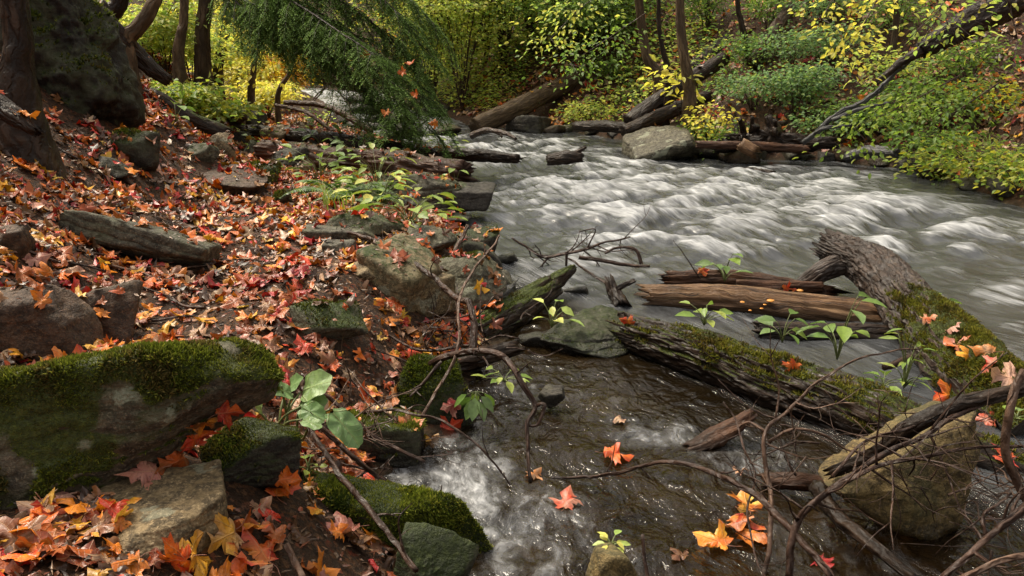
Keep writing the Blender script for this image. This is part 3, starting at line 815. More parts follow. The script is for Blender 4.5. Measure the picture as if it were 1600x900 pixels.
rock_px('rock', 'blunt tan rock among the leaves left of the long bare branch', (545, 408, 606, 438), thick=.9, seed=17, mat='rock_tan', cuts=6, rz=.4)
rock_px('slab_stone', 'long sloping mossy slab under the long bare branch', (575, 376, 690, 470), thick=1.3, seed=18, mat='rock_tan', moss=.45, cuts=3, tilt=(0, .35), rz=-.45, planes=[((0, 0, 1), .75)])
rock_px('flat_stone', 'pale flat stone with leaves on it beside the yellow plant', (630, 355, 712, 392), thick=1.0, seed=19, mat='rock', cuts=5, moss=.3)
rock_px('flat_stone', 'small dark grey flat stone among red leaves on the path edge', (508, 378, 556, 396), thick=.9, seed=33, mat='rock', cuts=3)
rock_px('rock', 'dark wet mossy rock with a crack standing in the side pool', (836, 497, 990, 556), thick=.75, Y=4.0, seed=20, mat='rock_dark', moss=.55, cuts=5, sub=6, planes=[((-.5, -.2, .8), .82), ((.3, -.7, .65), .85)], tufts=1200, tuft_len=.007, strata=.06)
rock_px('sandstone_boulder', 'flat brown boulder beside the path at the foot of the slope', (296, 262, 425, 300), thick=1.1, seed=21, mat='rock_brown', cuts=5, sub=6, planes=[((.2, -.2, 1), .7)])
rock_px('mossy_rock', 'low rounded rock covered in dark moss right of the flat brown boulder', (366, 258, 442, 282), thick=.9, seed=22, mat='rock_dark', moss=1.2, moss_up=-.2, cuts=5, tufts=4000, tuft_len=.014)
rock_px('mossy_rock', 'small mossy stone in front of the low rounded mossy rock', (425, 298, 454, 322), thick=.9, seed=23, mat='rock_dark', moss=1.0, cuts=5, tufts=900, tuft_len=.012)
rock_px('boulder', 'dark layered boulder at the water below the rotten log end', (606, 268, 730, 322), thick=.8, Y=7.0, seed=24, mat='rock', moss=.4, cuts=5, sub=6, strata=.06, planes=[((.6, -.1, .6), .8)])
rock_px('rock', 'low wet rock beside the water right of the layered boulder', (690, 290, 772, 318), thick=.8, Y=7.1, seed=25, mat='rock_dark', cuts=5)
# the long ledge stone on the slope
gA, gB = ground(112, 356), ground(318, 420)
cA = (gA + gB) / 2 + np.array([0, .05, .02])
rock('ledge_stone', 'long narrow dark ledge stone lying across the leafy slope', cA, (np.linalg.norm(gB - gA) / 2 * 1.05, .15, .085), rz=math.atan2((gB - gA)[1], (gB - gA)[0]), tilt=(-.2, math.asin(-(gB - gA)[2] / np.linalg.norm(gB - gA))), seed=26, mat='rock', cuts=2, sub=6, moss=.3, sharp=22, rough=.02, strata=.05)
rock_px('rock', 'dark shadowed rock standing in the middle of the leafy slope', (188, 204, 250, 262), thick=.9, seed=27, mat='rock_dark', moss=.6, cuts=6, tufts=1200, tuft_len=.012)
rock_px('rock', 'small dark rock low on the leafy slope', (148, 246, 196, 276), thick=.9, seed=34, mat='rock_dark', moss=.3, cuts=6)
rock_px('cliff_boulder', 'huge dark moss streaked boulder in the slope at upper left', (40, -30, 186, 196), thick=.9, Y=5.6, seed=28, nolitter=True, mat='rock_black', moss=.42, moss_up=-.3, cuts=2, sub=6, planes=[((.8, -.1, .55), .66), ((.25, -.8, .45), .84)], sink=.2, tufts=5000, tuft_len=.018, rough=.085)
rock_px('rock', 'small squarish rock at the left picture edge above the leaves', (-10, 350, 50, 400), thick=.9, seed=29, mat='rock_brown', cuts=5)
# the triangular slab lower right: standing on its tip, flat face to the camera
c = at(1432, 742, 2.18)
def poly_rock(name, label, px, Yf, dY, mat, seed, lean=0.0, moss=0.0):
    """a stone slab whose face has the outline of the photo points"""
    pts = np.array([at(x, y, Yf + lean * (900 - y) / 300 + .0005 * (x - 1400)) for x, y in px]); ctr = pts.mean(0)
    bm = bmesh.new()
    n = 56
    ring = []
    seg = np.vstack([pts, pts[:1]]); d = np.concatenate([[0], np.cumsum(np.linalg.norm(np.diff(seg, axis=0), axis=1))])
    for t in np.linspace(0, d[-1], n, endpoint=False): ring.append([np.interp(t, d, seg[:, k]) for k in range(3)])
    ring = np.array(ring)
    lv = []
    for s, off in [(.0, -.03), (.25, -.028), (.5, -.024), (.75, -.016), (.92, -.006), (1.0, .012), (1.02, .05), (.98, dY * .6), (.8, dY), (.4, dY * 1.1), (0, dY * 1.12)]:
        lv.append(ctr + (ring - ctr) * s + np.array([0, off, 0]))
    V = np.vstack(lv); k = n
    i = np.arange(len(lv) * k).reshape(len(lv), k); j = np.roll(i, -1, 1)
    Q = np.stack([i[:-1], j[:-1], j[1:], i[1:]], -1).reshape(-1, 4)
    bm = bmesh.new(); vs = [bm.verts.new(v) for v in V]
    for q in Q: bm.faces.new([vs[a] for a in q])
    bmesh.ops.remove_doubles(bm, verts=bm.verts, dist=.0008)
    bmesh.ops.subdivide_edges(bm, edges=bm.edges, cuts=2, use_grid_fill=True)
    bmesh.ops.triangulate(bm, faces=bm.faces); bmesh.ops.recalc_face_normals(bm, faces=bm.faces)
    bm.verts.index_update()
    V = np.array([v.co[:] for v in bm.verts]); T = np.array([[v.index for v in f.verts] for f in bm.faces]); bm.free()
    N = vnormals(V, T)
    V = V + N * (.016 * fbm(V[:, 0] * 7, V[:, 1] * 7, V[:, 2] * 7 + seed, 4) + .005 * fbm(V[:, 0] * 30, V[:, 1] * 30, V[:, 2] * 30 + seed, 3))[:, None]
    m = np.clip(moss * (.5 + fbm(V[:, 0] * 5, V[:, 1] * 5, V[:, 2] * 5, 3)), 0, 1)
    org = np.array([ctr[0], ctr[1], V[:, 2].min()])
    o = link(name, mesh_np(name, V - org, T, attrs={'moss': m}, mat=M[mat])); o.location = org
    surf(V, T); return tag(o, label, 'rock')
poly_rock('slab_rock', 'triangular olive tan slab rock standing behind the twigs at lower right', [(1300, 770), (1345, 745), (1440, 690), (1525, 648), (1533, 700), (1518, 770), (1500, 830), (1455, 850), (1380, 822)], 2.3, .22, 'rock_olive', 5, lean=.10, moss=.22)
rock_px('rock', 'small olive rock at the bottom edge in front of the pool', (915, 852, 1002, 930), thick=.8, seed=35, mat='rock_olive', cuts=5, moss=.3, Y=2.02)
rock_px('rock', 'tiny dark stone poking out of the side pool', (840, 608, 886, 630), thick=.7, Y=3.28, seed=36, mat='rock_dark', cuts=5)
g_bed = np.random.default_rng(19)
for i in range(40):
    px, py = g_bed.uniform(700, 1250), g_bed.uniform(560, 890); p = onz(px, py, -.12); s_ = g_bed.uniform(.03, .085)
    if land(np.array([p[0]]), np.array([p[1]]))[0][0] > -.12: continue
    zb = float(height(np.array([p[0]]), np.array([p[1]]))[0])
    rock('pool_stone', 'stone lying under the water on the bed of the side pool', (p[0], p[1], min(zb + s_ * .5, -.035 - s_ * .6)), (s_ * 1.4, s_, s_ * .6), seed=170 + i, mat=['rock_tan', 'rock_brown', 'rock_olive'][i % 3], cuts=6, sub=4, rz=g_bed.uniform(0, 3), group='stones under the water of the side pool')
# far shore
rock_px('boulder', 'leaf strewn grey boulder at the far right bank', (980, 200, 1090, 248), thick=1.0, Y=11.0, seed=37, leafy=True, mat='rock', cuts=3, sub=6, planes=[((-.55, -.35, .75), .62), ((.9, -.2, .2), .9)], rz=.1)
rock_px('boulder', 'dark rounded boulder by the foot of the fallen far trunk', (790, 180, 852, 208), thick=.9, seed=38, mat='rock_dark', cuts=5, Y=14.4)
g_far = np.random.default_rng(11)
far_px = [(1112, 243, 40), (1150, 250, 52), (1240, 246, 46), (1290, 247, 30), (1325, 246, 44), (1180, 240, 34), (1420, 262, 40), (1460, 276, 60), (1520, 292, 46), (1570, 305, 60), (700, 205, 30),
          (930, 205, 30), (960, 208, 34), (870, 204, 26), (890, 202, 20), (760, 197, 24), (1375, 252, 36)]
for i, (px, py, w) in enumerate(far_px):
    rock_px('shore_stone', 'brown wet stone at the foot of the right bank', (px - w / 2, py - w * .38, px + w / 2, py + 4), thick=.9, seed=60 + i, mat=['rock_dark', 'rock_brown', 'rock'][i % 3], cuts=6, sub=4, rz=g_far.uniform(0, 3), moss=[0, .4, .2][i % 3], group='stones along the right bank waterline')
# rocks of the bank between path and the logs
bank_px = [(360, 178, 50, 34), (392, 188, 46, 30), (432, 212, 44, 34), (405, 232, 40, 26), (455, 246, 66, 34), (348, 225, 40, 36), (318, 238, 44, 30), (505, 226, 40, 24), (470, 204, 36, 22), (530, 250, 44, 24), (378, 214, 32, 22), (480, 260, 40, 22), (600, 300, 50, 22)]
for i, (px, py, w, h) in enumerate(bank_px):
    rock_px('bank_stone', 'angular grey stone in the jumble beside the fallen logs', (px - w / 2, py - h / 2, px + w / 2, py + h / 2), thick=.9, seed=90 + i, mat=['rock', 'rock_dark', 'rock_tan'][i % 3], cuts=7, sub=5, rz=g_far.uniform(0, 3), tilt=(g_far.uniform(-.3, .3), g_far.uniform(-.3, .3)), moss=[.5, .3, .1][i % 3], group='stones in the jumble beside the fallen logs')
wet_px = [(770, 470, 40, 22), (735, 560, 44, 40), (905, 455, 30, 10), (830, 530, 44, 20), (640, 318, 40, 16), (700, 340, 60, 14), (790, 404, 36, 14)]
for i, (px, py, w, h) in enumerate(wet_px):
    rock_px('waterside_stone', 'small wet stone at the left bank waterline', (px - w / 2, py - h / 2, px + w / 2, py + h / 2), thick=.8, seed=120 + i, mat='rock_dark', cuts=6, sub=4, moss=.3, group='small wet stones along the left bank waterline')
far_water = [(560, 176, 70), (600, 186, 60), (640, 206, 44), (610, 212, 40), (540, 186, 50), (585, 168, 60), (690, 178, 40)]
for i, (px, py, w) in enumerate(far_water):
    p = onz(px, py, .1)
    rock('stream_rock', 'dark rock breaking the far cascades of the stream', (p[0], p[1], .06 + .06 * (p[1] > 16) + .08 * (p[1] > 18)), (w / F * p[1] * .5, w / F * p[1] * .3, .14), seed=140 + i, mat='rock_dark', cuts=6, sub=4, rz=g_far.uniform(-.4, .4), group='dark rocks in the far cascades')
# ------------------------------------------------------------------ logs
def log(name, label, px, Y, r, mat, z=None, seed=0, bark=.012, bfreq=(4, 6), lump=.16, jag=(.05, .05), nseg=56, step=.02, forks=(), moss=0.0, cat='log', group=None, flat=1.0, tufts=0, mfun=None, tuft_len=.011, wig=.0, mscale=3.0, moss_up=.35, tuft_cols=None, solid=True, plates=0.0):
    P = pxpath(px, Y); R = np.interp(np.linspace(0, 1, len(P)), np.linspace(0, 1, len(r)), r)
    parts = [tube(P, R, nseg, step, bark=bark, bfreq=bfreq, lump=lump, jag0=jag[0], jag1=jag[1], seed=seed, flat=flat, wig=wig, plates=plates)]
    for fp, fY, fr in forks:
        Q = pxpath(fp, fY); RR = np.interp(np.linspace(0, 1, len(Q)), np.linspace(0, 1, len(fr)), fr)
        parts.append(tube(Q, RR, max(14, nseg // 2), step, bark=bark * .7, bfreq=bfreq, lump=lump, jag0=0, jag1=fr[-1] * .9, seed=seed + 7))
    V, F_, uv = join(parts)
    return put(name, V, F_, uv, mat, label, cat, group, moss=moss, seed=seed, tufts=tufts, mfun=mfun, tuft_len=tuft_len, mscale=mscale, moss_up=moss_up, tuft_cols=tuft_cols, solid=solid)

MOSSY = [(.15, .145, .02), (.10, .10, .015), (.20, .18, .03), (.12, .085, .022), (.06, .055, .014)]
L1 = log('mossy_log', 'long dark fallen log with moss and orange leaves along its top, across the right foreground', [(988, 522), (1090, 552), (1200, 596), (1320, 640), (1440, 700), (1640, 800)], [4.05, 3.75, 3.45, 3.2, 3.0, 2.75],
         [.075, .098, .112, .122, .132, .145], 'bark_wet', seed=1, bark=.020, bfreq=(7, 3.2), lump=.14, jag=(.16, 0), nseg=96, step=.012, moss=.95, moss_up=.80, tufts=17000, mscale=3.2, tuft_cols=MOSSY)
L2 = log('leaning_log', 'thick flaky barked mossy trunk rising out of the water at right with a broken elbow', [(1298, 386), (1362, 418), (1420, 476), (1480, 548), (1545, 610), (1640, 690)], [5.15, 4.85, 4.35, 3.85, 3.45, 3.1],
         [.092, .126, .142, .160, .175, .19], 'bark_flaky', seed=2, bark=.007, plates=.0065, bfreq=(7, 7), lump=.13, jag=(.10, 0), nseg=150, step=.008, moss=.80, moss_up=.42, tufts=30000, mscale=4.2, tuft_cols=MOSSY,
         mfun=lambda V: np.clip(1.35 - 1.0 * ss(3.6, 5.0, V[:, 1]) * 1.0 - .6 * ss(1.7, 2.3, V[:, 0]) * ss(3.6, 4.4, V[:, 1]), .25, 1.4),
         forks=[([(1322, 408), (1284, 425), (1240, 458)], [4.98, 5.0, 5.05], [.07, .06, .05])])
L3 = log('split_log', 'pale tan split log with small orange fungi lying behind the mossy log', [(1020, 466), (1120, 470), (1240, 482), (1385, 500)], [4.85, 4.75, 4.62, 4.5], [.075, .09, .088, .085], 'split', seed=3, bark=.010, bfreq=(7, 1.2), lump=.14, jag=(.16, .1), nseg=64, step=.015)
log('splintered_log', 'splintered reddish brown log half hidden behind the pale split log', [(1050, 438), (1150, 440), (1285, 462)], [5.15, 5.12, 4.95], [.045, .06, .05], 'rot', seed=4, bark=.018, bfreq=(6, 1.5), lump=.25, jag=(.15, .15), nseg=48, step=.015, flat=1.0,
    forks=[([(1150, 446), (1210, 450), (1285, 447)], [4.95, 4.9, 4.9], [.03, .035, .02])])
log('sunken_log', 'low wet grey log between the split log and the mossy log', [(1185, 518), (1280, 522), (1385, 524)], [4.25, 4.22, 4.2], [.05, .055, .05], 'bark_wet', seed=5, bark=.008, bfreq=(5, 2), nseg=40)
log('broken_log', 'dark broken log with a moss edge pointing out from the left bank', [(742, 524), (800, 490), (856, 452)], [4.15, 4.45, 4.8], [.075, .088, .07], 'bark_wet', seed=6, bark=.010, bfreq=(6, 2), jag=(.06, .08), moss=.7, moss_up=.55, tufts=2500, tuft_len=.009,
    forks=[([(846, 456), (870, 438), (895, 420)], [4.82, 4.95, 5.05], [.055, .05, .022])])
log('split_branch_wood', 'grey splintered piece of wood lying along the left side of the dark broken log', [(690, 560), (740, 505), (795, 455)], [3.95, 4.3, 4.75], [.035, .06, .03], 'silver', seed=7, bark=.014, bfreq=(6, 1.2), lump=.25, jag=(.12, .15), nseg=40)
log('driftwood', 'flat weathered wood at the waterline under the broken log', [(640, 585), (720, 566), (800, 545)], [3.55, 3.65, 3.8], [.03, .045, .03], 'bark_wet', seed=8, bark=.010, jag=(.08, .08), nseg=36)
# far and left logs
log('fallen_trunk', 'long bare brown trunk fallen from the far slope down to the water', [(742, 198), (820, 163), (905, 120)], [14.3, 15.0, 16.0], [.14, .155, .13], 'trunk_warm', seed=9, bark=.02, nseg=32, step=.06)
log('shore_log', 'short dark log lying along the far right shore', [(900, 198), (945, 197), (990, 201)], [13.3, 13.0, 12.6], [.075, .08, .07], 'bark_wet', seed=10, nseg=28, step=.04, jag=(.08, .08))
log('slope_log', 'dark log slanting up the leafy right slope, upper of a pair', [(985, 192), (1040, 150), (1130, 92)], [12.6, 12.9, 13.6], [.13, .13, .10], 'bark_wet', seed=11, nseg=28, step=.05)
log('slope_log', 'dark log slanting up the leafy right slope, lower of a pair', [(975, 206), (1030, 182), (1105, 150)], [12.2, 12.4, 12.9], [.09, .1, .08], 'bark_wet', seed=12, nseg=28, step=.05)
log('rotten_log', 'long dark log lying along the bank at mid left', [(352, 206), (450, 212), (560, 226), (690, 246)], [10.3, 9.8, 9.3, 8.8], [.085, .09, .09, .075], 'bark_wet', seed=13, nseg=36, step=.03, bark=.012, moss=.3)
log('rotten_log', 'reddish rotten log with a broken end reaching over the layered boulder', [(410, 236), (540, 252), (640, 262), (722, 276)], [8.6, 8.2, 7.9, 7.6], [.10, .11, .125, .12], 'rot', seed=14, nseg=56, step=.025, bark=.022, bfreq=(6, 2.5), lump=.2, jag=(.05, .14), moss=.35)
log('water_log', 'dark low log lying in the stream beyond the rotten log', [(690, 238), (750, 243), (808, 248)], [9.9, 9.7, 9.5], [.05, .07, .04], 'bark_wet', seed=15, nseg=28, step=.03)
log('driftwood_branch', 'dark driftwood with a raised prong in the middle of the rapids', [(858, 250), (885, 246), (908, 246)], [9.7, 9.6, 9.55], [.055, .075, .045], 'bark_wet', seed=16, nseg=26, step=.03,
    forks=[([(880, 246), (898, 240), (915, 229)], [9.6, 9.6, 9.6], [.03, .028, .014])])
log('fallen_trunk', 'thin pale trunk fallen across the gorge behind the hemlock', [(408, 102), (480, 118), (580, 142)], [15.5, 16, 16.5], [.09, .10, .08], 'trunk', seed=17, nseg=20, step=.08)
log('far_log', 'dark log lying across the far end of the gorge', [(640, 170), (690, 160), (745, 148)], [18.5, 18.7, 19], [.10, .11, .1], 'bark_wet', seed=18, nseg=20, step=.08)
log('leaning_pole', 'pale dead trunk leaning on the right slope', [(1176, 100), (1200, 62), (1236, 12)], [13.3, 13.5, 13.9], [.10, .095, .09], 'trunk', seed=19, nseg=22, step=.06)
log('slope_root_log', 'thick dark log under the leaves high on the right slope', [(1080, 110), (1150, 60), (1240, 10)], [14.5, 15, 15.5], [.14, .15, .15], 'bark_wet', seed=20, nseg=22, step=.06)
log('root_log', 'big dark root trunk at the upper right corner', [(1440, 78), (1500, 45), (1580, 0)], [9.8, 9.8, 9.9], [.08, .13, .18], 'bark_wet', seed=21, nseg=36, step=.04, bark=.03,
    forks=[([(1450, 74), (1405, 100), (1370, 130)], [9.8, 9.75, 9.7], [.05, .03, .015])])
log('silver_branch', 'long silvery dead branch running down the right slope to the water', [(1256, 222), (1310, 180), (1360, 152), (1420, 95)], [10.1, 10.0, 9.95, 9.9], [.020, .024, .02, .014], 'silver', seed=22, nseg=22, step=.03, wig=.03, lump=.35,
    forks=[([(1300, 188), (1340, 172), (1390, 160)], [10.0, 9.9, 9.85], [.022, .018, .01]), ([(1275, 208), (1290, 200), (1330, 196)], [10.05, 9.95, 9.9], [.022, .018, .01])])
g = np.random.default_rng(15); fk = [([(1200, 222), (1206, 200), (1200, 182)], [10.8, 10.8, 10.8], [.11, .08, .03])]
for k in range(13):
    a = g.uniform(0, 2 * PI); x0, y0 = 1195 + g.normal() * 22, 212 + g.normal() * 7; l = g.uniform(25, 62)
    fk.append(([(x0, y0), (x0 + math.cos(a) * l * .5 + g.normal() * 5, y0 - math.sin(a) * l * .25 + g.normal() * 4), (x0 + math.cos(a) * l + g.normal() * 8, y0 - abs(math.sin(a)) * l * .5 + g.normal() * 5)], [10.8, 10.75 + g.normal() * .1, 10.8 + g.normal() * .25], [g.uniform(.03, .06), g.uniform(.02, .035), .008]))
log('stump_wood', 'dark jagged driftwood heap with roots on the right bank', [(1120, 230), (1200, 222), (1300, 224)], [10.9, 10.8, 10.6], [.06, .10, .06], 'bark_wet', seed=23, nseg=36, step=.03, bark=.03, lump=.5, jag=(.15, .15), forks=fk, wig=.03)
log('shore_log', 'grey flat log at the waterline left of the yellow bank plants', [(1322, 246), (1360, 237), (1402, 240)], [10.5, 10.3, 10.0], [.05, .07, .05], 'silver', seed=24, nseg=26, step=.03)
log('shore_log', 'thin brown log low over the water below the driftwood heap', [(1090, 226), (1180, 228), (1260, 234)], [10.7, 10.55, 10.5], [.04, .045, .05], 'rot', seed=25, nseg=24, step=.03)
log('wood_chunk', 'short sawn looking wood chunk in front of the driftwood heap', [(1160, 226), (1180, 238)], [10.4, 10.3], [.075, .07], 'split', seed=26, nseg=28, step=.03)
log('shore_log', 'mossy half sunken log by the water under the right bank', [(1150, 268), (1180, 268), (1206, 272)], [9.9, 9.8, 9.7], [.03, .04, .03], 'bark_wet', seed=27, nseg=20, step=.03)
log('stream_log', 'dark wood lying in the far water at left', [(545, 196), (600, 200), (650, 204)], [15.2, 14.9, 14.6], [.06, .07, .05], 'bark_wet', seed=28, nseg=18, step=.06)
log('slope_root', 'dark root trunk running down the upper left slope from the curved tree', [(150, 8), (190, 62), (226, 100), (262, 126)], [7.5, 7.6, 7.7, 7.8], [.08, .085, .07, .045], 'bark_wet', seed=29, nseg=26, step=.04, wig=.03)
log('slope_log', 'dark half buried log on the left slope above the jumbled stones', [(232, 150), (290, 186), (350, 210)], [8.0, 8.2, 8.4], [.08, .09, .08], 'bark_wet', seed=30, nseg=24, step=.04, moss=.4)
log('slope_log', 'brown half buried log beyond the yellow undergrowth on the left slope', [(300, 150), (340, 170), (375, 184)], [10.5, 10.3, 10.2], [.08, .09, .08], 'rot', seed=31, nseg=24, step=.04)
log('slope_log', 'dark root at the left picture edge below the big trunk', [(-20, 150), (20, 180), (56, 205)], [4.3, 4.25, 4.2], [.045, .04, .02], 'bark_wet', seed=32, nseg=24, step=.04)

# fungi on the split log (tiny caps)
g = np.random.default_rng(5)
for i, (px, py, s) in enumerate([(1160, 472, .014), (1172, 485, .010), (1190, 482, .011), (1204, 470, .022), (1195, 476, .010), (1250, 454, .018)]):
    p = at(px, py, 4.56)
    D, T = ico(3); V = D * [s, s, s * .4]; V[:, 2] = np.maximum(V[:, 2], -.1 * s)
    stemV, stemF, su = tube([p + [0, .03, -.01], p + [0, .01, -.004], p], [s * .25] * 3, 6, .01)
    e = empty('mushroom', p); tag(e, 'tiny orange bracket mushroom on the pale split log', 'mushroom', 'orange mushrooms on the pale split log')
    link('cap', mesh_np('cap', V, T, mat=M['fungus']), e)
    link('stem', mesh_np('stem', stemV - p, stemF, uv=su, mat=M['split']), e)

# ------------------------------------------------------------------ branches and sticks
stick('bare_branch', 'long thin dark branch arching down from the leafy path to the waterside', [(468, 352), (530, 362), (590, 378), (655, 415), (700, 455), (733, 472)], [5.0, 4.7, 4.4, 4.0, 3.7, 3.5], [.007, .010, .012, .015], twigs=5, seed=1, tl=.22, up=.4,
      forks=[([(592, 372), (622, 395), (660, 418)], [4.35, 4.2, 4.0], [.008, .009], 1), ([(733, 470), (741, 505), (739, 548)], [3.5, 3.4, 3.3], [.014, .017], 2)])
stick('forked_branch', 'thick dark forked branch reaching from the leafy bank down into the pool', [(598, 606), (650, 580), (700, 556), (745, 548), (785, 556), (815, 595), (838, 634), (824, 660), (826, 705), (829, 752)], [3.35, 3.3, 3.2, 3.1, 3.05, 2.95, 2.9, 2.85, 2.78, 2.70],
      [.024, .023, .021, .020, .018, .014, .012, .010, .009], seed=2, twigs=3, tl=.18, wig=.008, forks=[([(838, 634), (852, 632), (846, 652), (838, 664), (822, 664)], [2.9, 2.88, 2.87, 2.86, 2.85], [.011, .008], 0), ([(690, 565), (660, 600), (640, 620)], [3.2, 3.15, 3.1], [.012, .006], 2)])
stick('thin_branch', 'thin pale branch leaning steeply from the eddy up past the large boulder', [(576, 742), (640, 680), (690, 600), (716, 540), (715, 470), (736, 430), (780, 368)], [2.85, 2.9, 3.05, 3.2, 3.4, 3.6, 3.9], [.007, .0095, .010, .010, .009, .007], mat='twig_pale', seed=3, twigs=2, tl=.2)
stick('thin_branch', 'thin dark branch arching out over the white eddy to the pool', [(556, 645), (620, 640), (680, 655), (740, 690), (778, 730), (803, 766)], [2.95, 2.9, 2.82, 2.75, 2.7, 2.66], [.010, .009, .007, .005, .004], seed=4, twigs=2, tl=.15)
stick('dark_stick', 'dark stick lying down the bank beside the big green leaved plant', [(470, 585), (530, 630), (600, 690), (664, 722)], [2.8, 2.78, 2.72, 2.68], [.011, .011, .008], seed=5, twigs=4, tl=.2)
stick('dark_stick', 'stout dark stick under the green leaved plant pointing at the eddy', [(480, 650), (540, 700), (590, 745), (618, 770)], [2.55, 2.5, 2.47, 2.45], [.012, .013, .010], seed=6, twigs=4, tl=.18)
stick('dark_stick', 'long dark stick lying over the bright moss cushion to the bottom edge', [(484, 668), (525, 735), (580, 800), (650, 892)], [2.4, 2.2, 2.02, 1.85], [.011, .013, .013, .011], seed=7, twigs=2, tl=.12)
stick('thin_branch', 'thin twiggy stick low over the edge of the white eddy', [(540, 726), (600, 748), (640, 775), (672, 790)], [2.5, 2.48, 2.46, 2.44], [.006, .005, .003], seed=8, twigs=5, tl=.12)
stick('bare_branch', 'long bowed brown branch crossing the pool from the water to the bottom edge', [(858, 748), (940, 740), (1030, 722), (1100, 728), (1165, 762), (1225, 815), (1300, 900)], [2.74, 2.65, 2.5, 2.38, 2.22, 2.08, 1.9], [.006, .009, .011, .013, .014, .015], seed=9, twigs=3, tl=.15,
      forks=[([(948, 738), (958, 718), (962, 690)], [2.64, 2.66, 2.68], [.004, .002], 0)])
stick('bare_branch', 'tall forked pale brown branch rising in front of the mossy log', [(1192, 905), (1206, 800), (1200, 740), (1198, 676), (1232, 640), (1290, 588), (1352, 556), (1442, 545)], [2.15, 2.28, 2.38, 2.45, 2.5, 2.55, 2.6, 2.7], [.011, .011, .010, .009, .007, .005, .003], mat='twig_pale', seed=10, twigs=6, tl=.25,
      forks=[([(1198, 676), (1170, 660), (1155, 668)], [2.45, 2.5, 2.55], [.009, .004], 1), ([(1200, 690), (1240, 670), (1290, 680), (1330, 705), (1390, 712)], [2.45, 2.45, 2.45, 2.45, 2.45], [.007, .006, .003], 4)])
stick('dark_branch', 'dark twisted twig standing in the water left of the tall forked branch', [(1130, 628), (1150, 660), (1160, 700), (1178, 745), (1170, 800), (1180, 860), (1198, 905)], [2.75, 2.7, 2.6, 2.5, 2.3, 2.15, 2.0], [.004, .006, .005, .003], seed=11, twigs=7, tl=.18)
stick('bare_branch', 'long brown branch sweeping up to the right across the triangular slab', [(1232, 905), (1246, 815), (1290, 770), (1360, 724), (1430, 690), (1500, 645), (1610, 612)], [1.98, 2.05, 2.08, 2.12, 2.15, 2.2, 2.3], [.015, .014, .013, .012, .010, .007], seed=12, twigs=12, tl=.28, up=.1,
      forks=[([(1290, 770), (1370, 728), (1450, 712), (1530, 697), (1620, 700)], [2.08, 2.08, 2.08, 2.1, 2.1], [.011, .008, .005], 8), ([(1300, 745), (1350, 690), (1420, 668), (1500, 645)], [2.15, 2.2, 2.22, 2.25], [.008, .006, .004], 5),
             ([(1246, 812), (1262, 790), (1280, 800)], [2.05, 2.04, 2.03], [.007, .003], 0)])
log('dark_log_branch', 'stout black wet branch lying on the triangular slab at lower right', [(1304, 736), (1370, 708), (1430, 664), (1500, 636), (1620, 596)], [2.35, 2.3, 2.24, 2.22, 2.25], [.014, .020, .022, .018, .015], 'bark_wet', seed=13, bark=.006, bfreq=(4, 8), jag=(.04, .02), nseg=26, step=.015, cat='branch', wig=.01)
stick('thick_branch', 'knobbly pinkish branch hanging down at the right picture edge', [(1600, 580), (1580, 625), (1568, 690), (1590, 760), (1612, 800)], [1.95, 1.92, 1.9, 1.88, 1.86], [.013, .016, .014, .012], mat='twig_pale', seed=14, twigs=3, tl=.15, nseg=14)
stick('thick_branch', 'brown branch curving up to the right in the bottom right corner', [(1470, 905), (1520, 860), (1560, 822), (1620, 776)], [1.72, 1.75, 1.78, 1.82], [.012, .012, .010], seed=15, twigs=7, tl=.2, forks=[([(1540, 842), (1540, 805), (1560, 790), (1580, 770)], [1.77, 1.8, 1.82, 1.84], [.007, .004], 2)])
stick('thick_branch', 'pale brown branch lying in the very bottom right corner', [(1500, 905), (1550, 882), (1630, 862)], [1.66, 1.68, 1.7], [.012, .011], mat='twig_pale', seed=16, twigs=2, tl=.12)
log('sunken_branch', 'wet black branch lying in the runoff below the triangular slab', [(1276, 762), (1310, 805), (1355, 850), (1430, 905)], [2.45, 2.3, 2.15, 1.98], [.024, .022, .018, .012], 'bark_wet', seed=17, bark=.004, nseg=20, step=.015, cat='branch', wig=.012, jag=(.02, .02))
log('wood_piece', 'dark broken wood piece under the mossy log by the twig tangle', [(1200, 752), (1240, 752), (1290, 756)], [2.65, 2.6, 2.6], [.026, .028, .024], 'rot', seed=18, nseg=24, step=.015, cat='branch', bark=.006)
log('bark_piece', 'curled piece of brown bark lying in the pool in front of the mossy log', [(1078, 700), (1120, 682), (1168, 652)], [2.98, 3.0, 3.02], [.02, .032, .018], 'rot', seed=19, nseg=24, step=.015, cat='bark', flat=1.5, bark=.007)
def tangle(label, c, n, seed, spread, L, r, mat='twig', name='twig_tangle', up=0.1):
    g = np.random.default_rng(seed); parts = []
    for i in range(n):
        a = c + g.normal(size=3) * spread; d = norm(g.normal(size=3) * [1, .8, .55] + [0, 0, up]); pts = [a]; l = L * g.uniform(.4, 1.2)
        for s in range(4): d = norm(d + g.normal(size=3) * .25); pts.append(pts[-1] + d * l / 4)
        rr = r * g.uniform(.4, 1.1); parts.append(tube(pts, np.linspace(rr, rr * .3, 5), 5, l / 8, seed=i))
        if g.random() < .7:
            parts += twigs_on(np.array(pts), np.linspace(rr, rr * .3, 5), 3, seed * 50 + i, l * .35, rr * .5, up=0)
    V, F_, uv = join(parts)
    return put(name, V, F_, uv, mat, label, 'twigs', seed=seed, solid=False)
tangle('mass of fine dead twigs caught under the end of the mossy log', at(1300, 700, 2.65), 34, 1, np.array([.14, .10, .08]), .30, .004)
tangle('fine dead twigs spread over the face of the triangular slab', at(1420, 745, 2.12), 26, 2, np.array([.16, .04, .10]), .22, .0022, mat='twig_pale')
tangle('thin dark twigs crowding the bottom right corner', at(1540, 800, 2.05), 18, 3, np.array([.12, .08, .1]), .3, .0035)
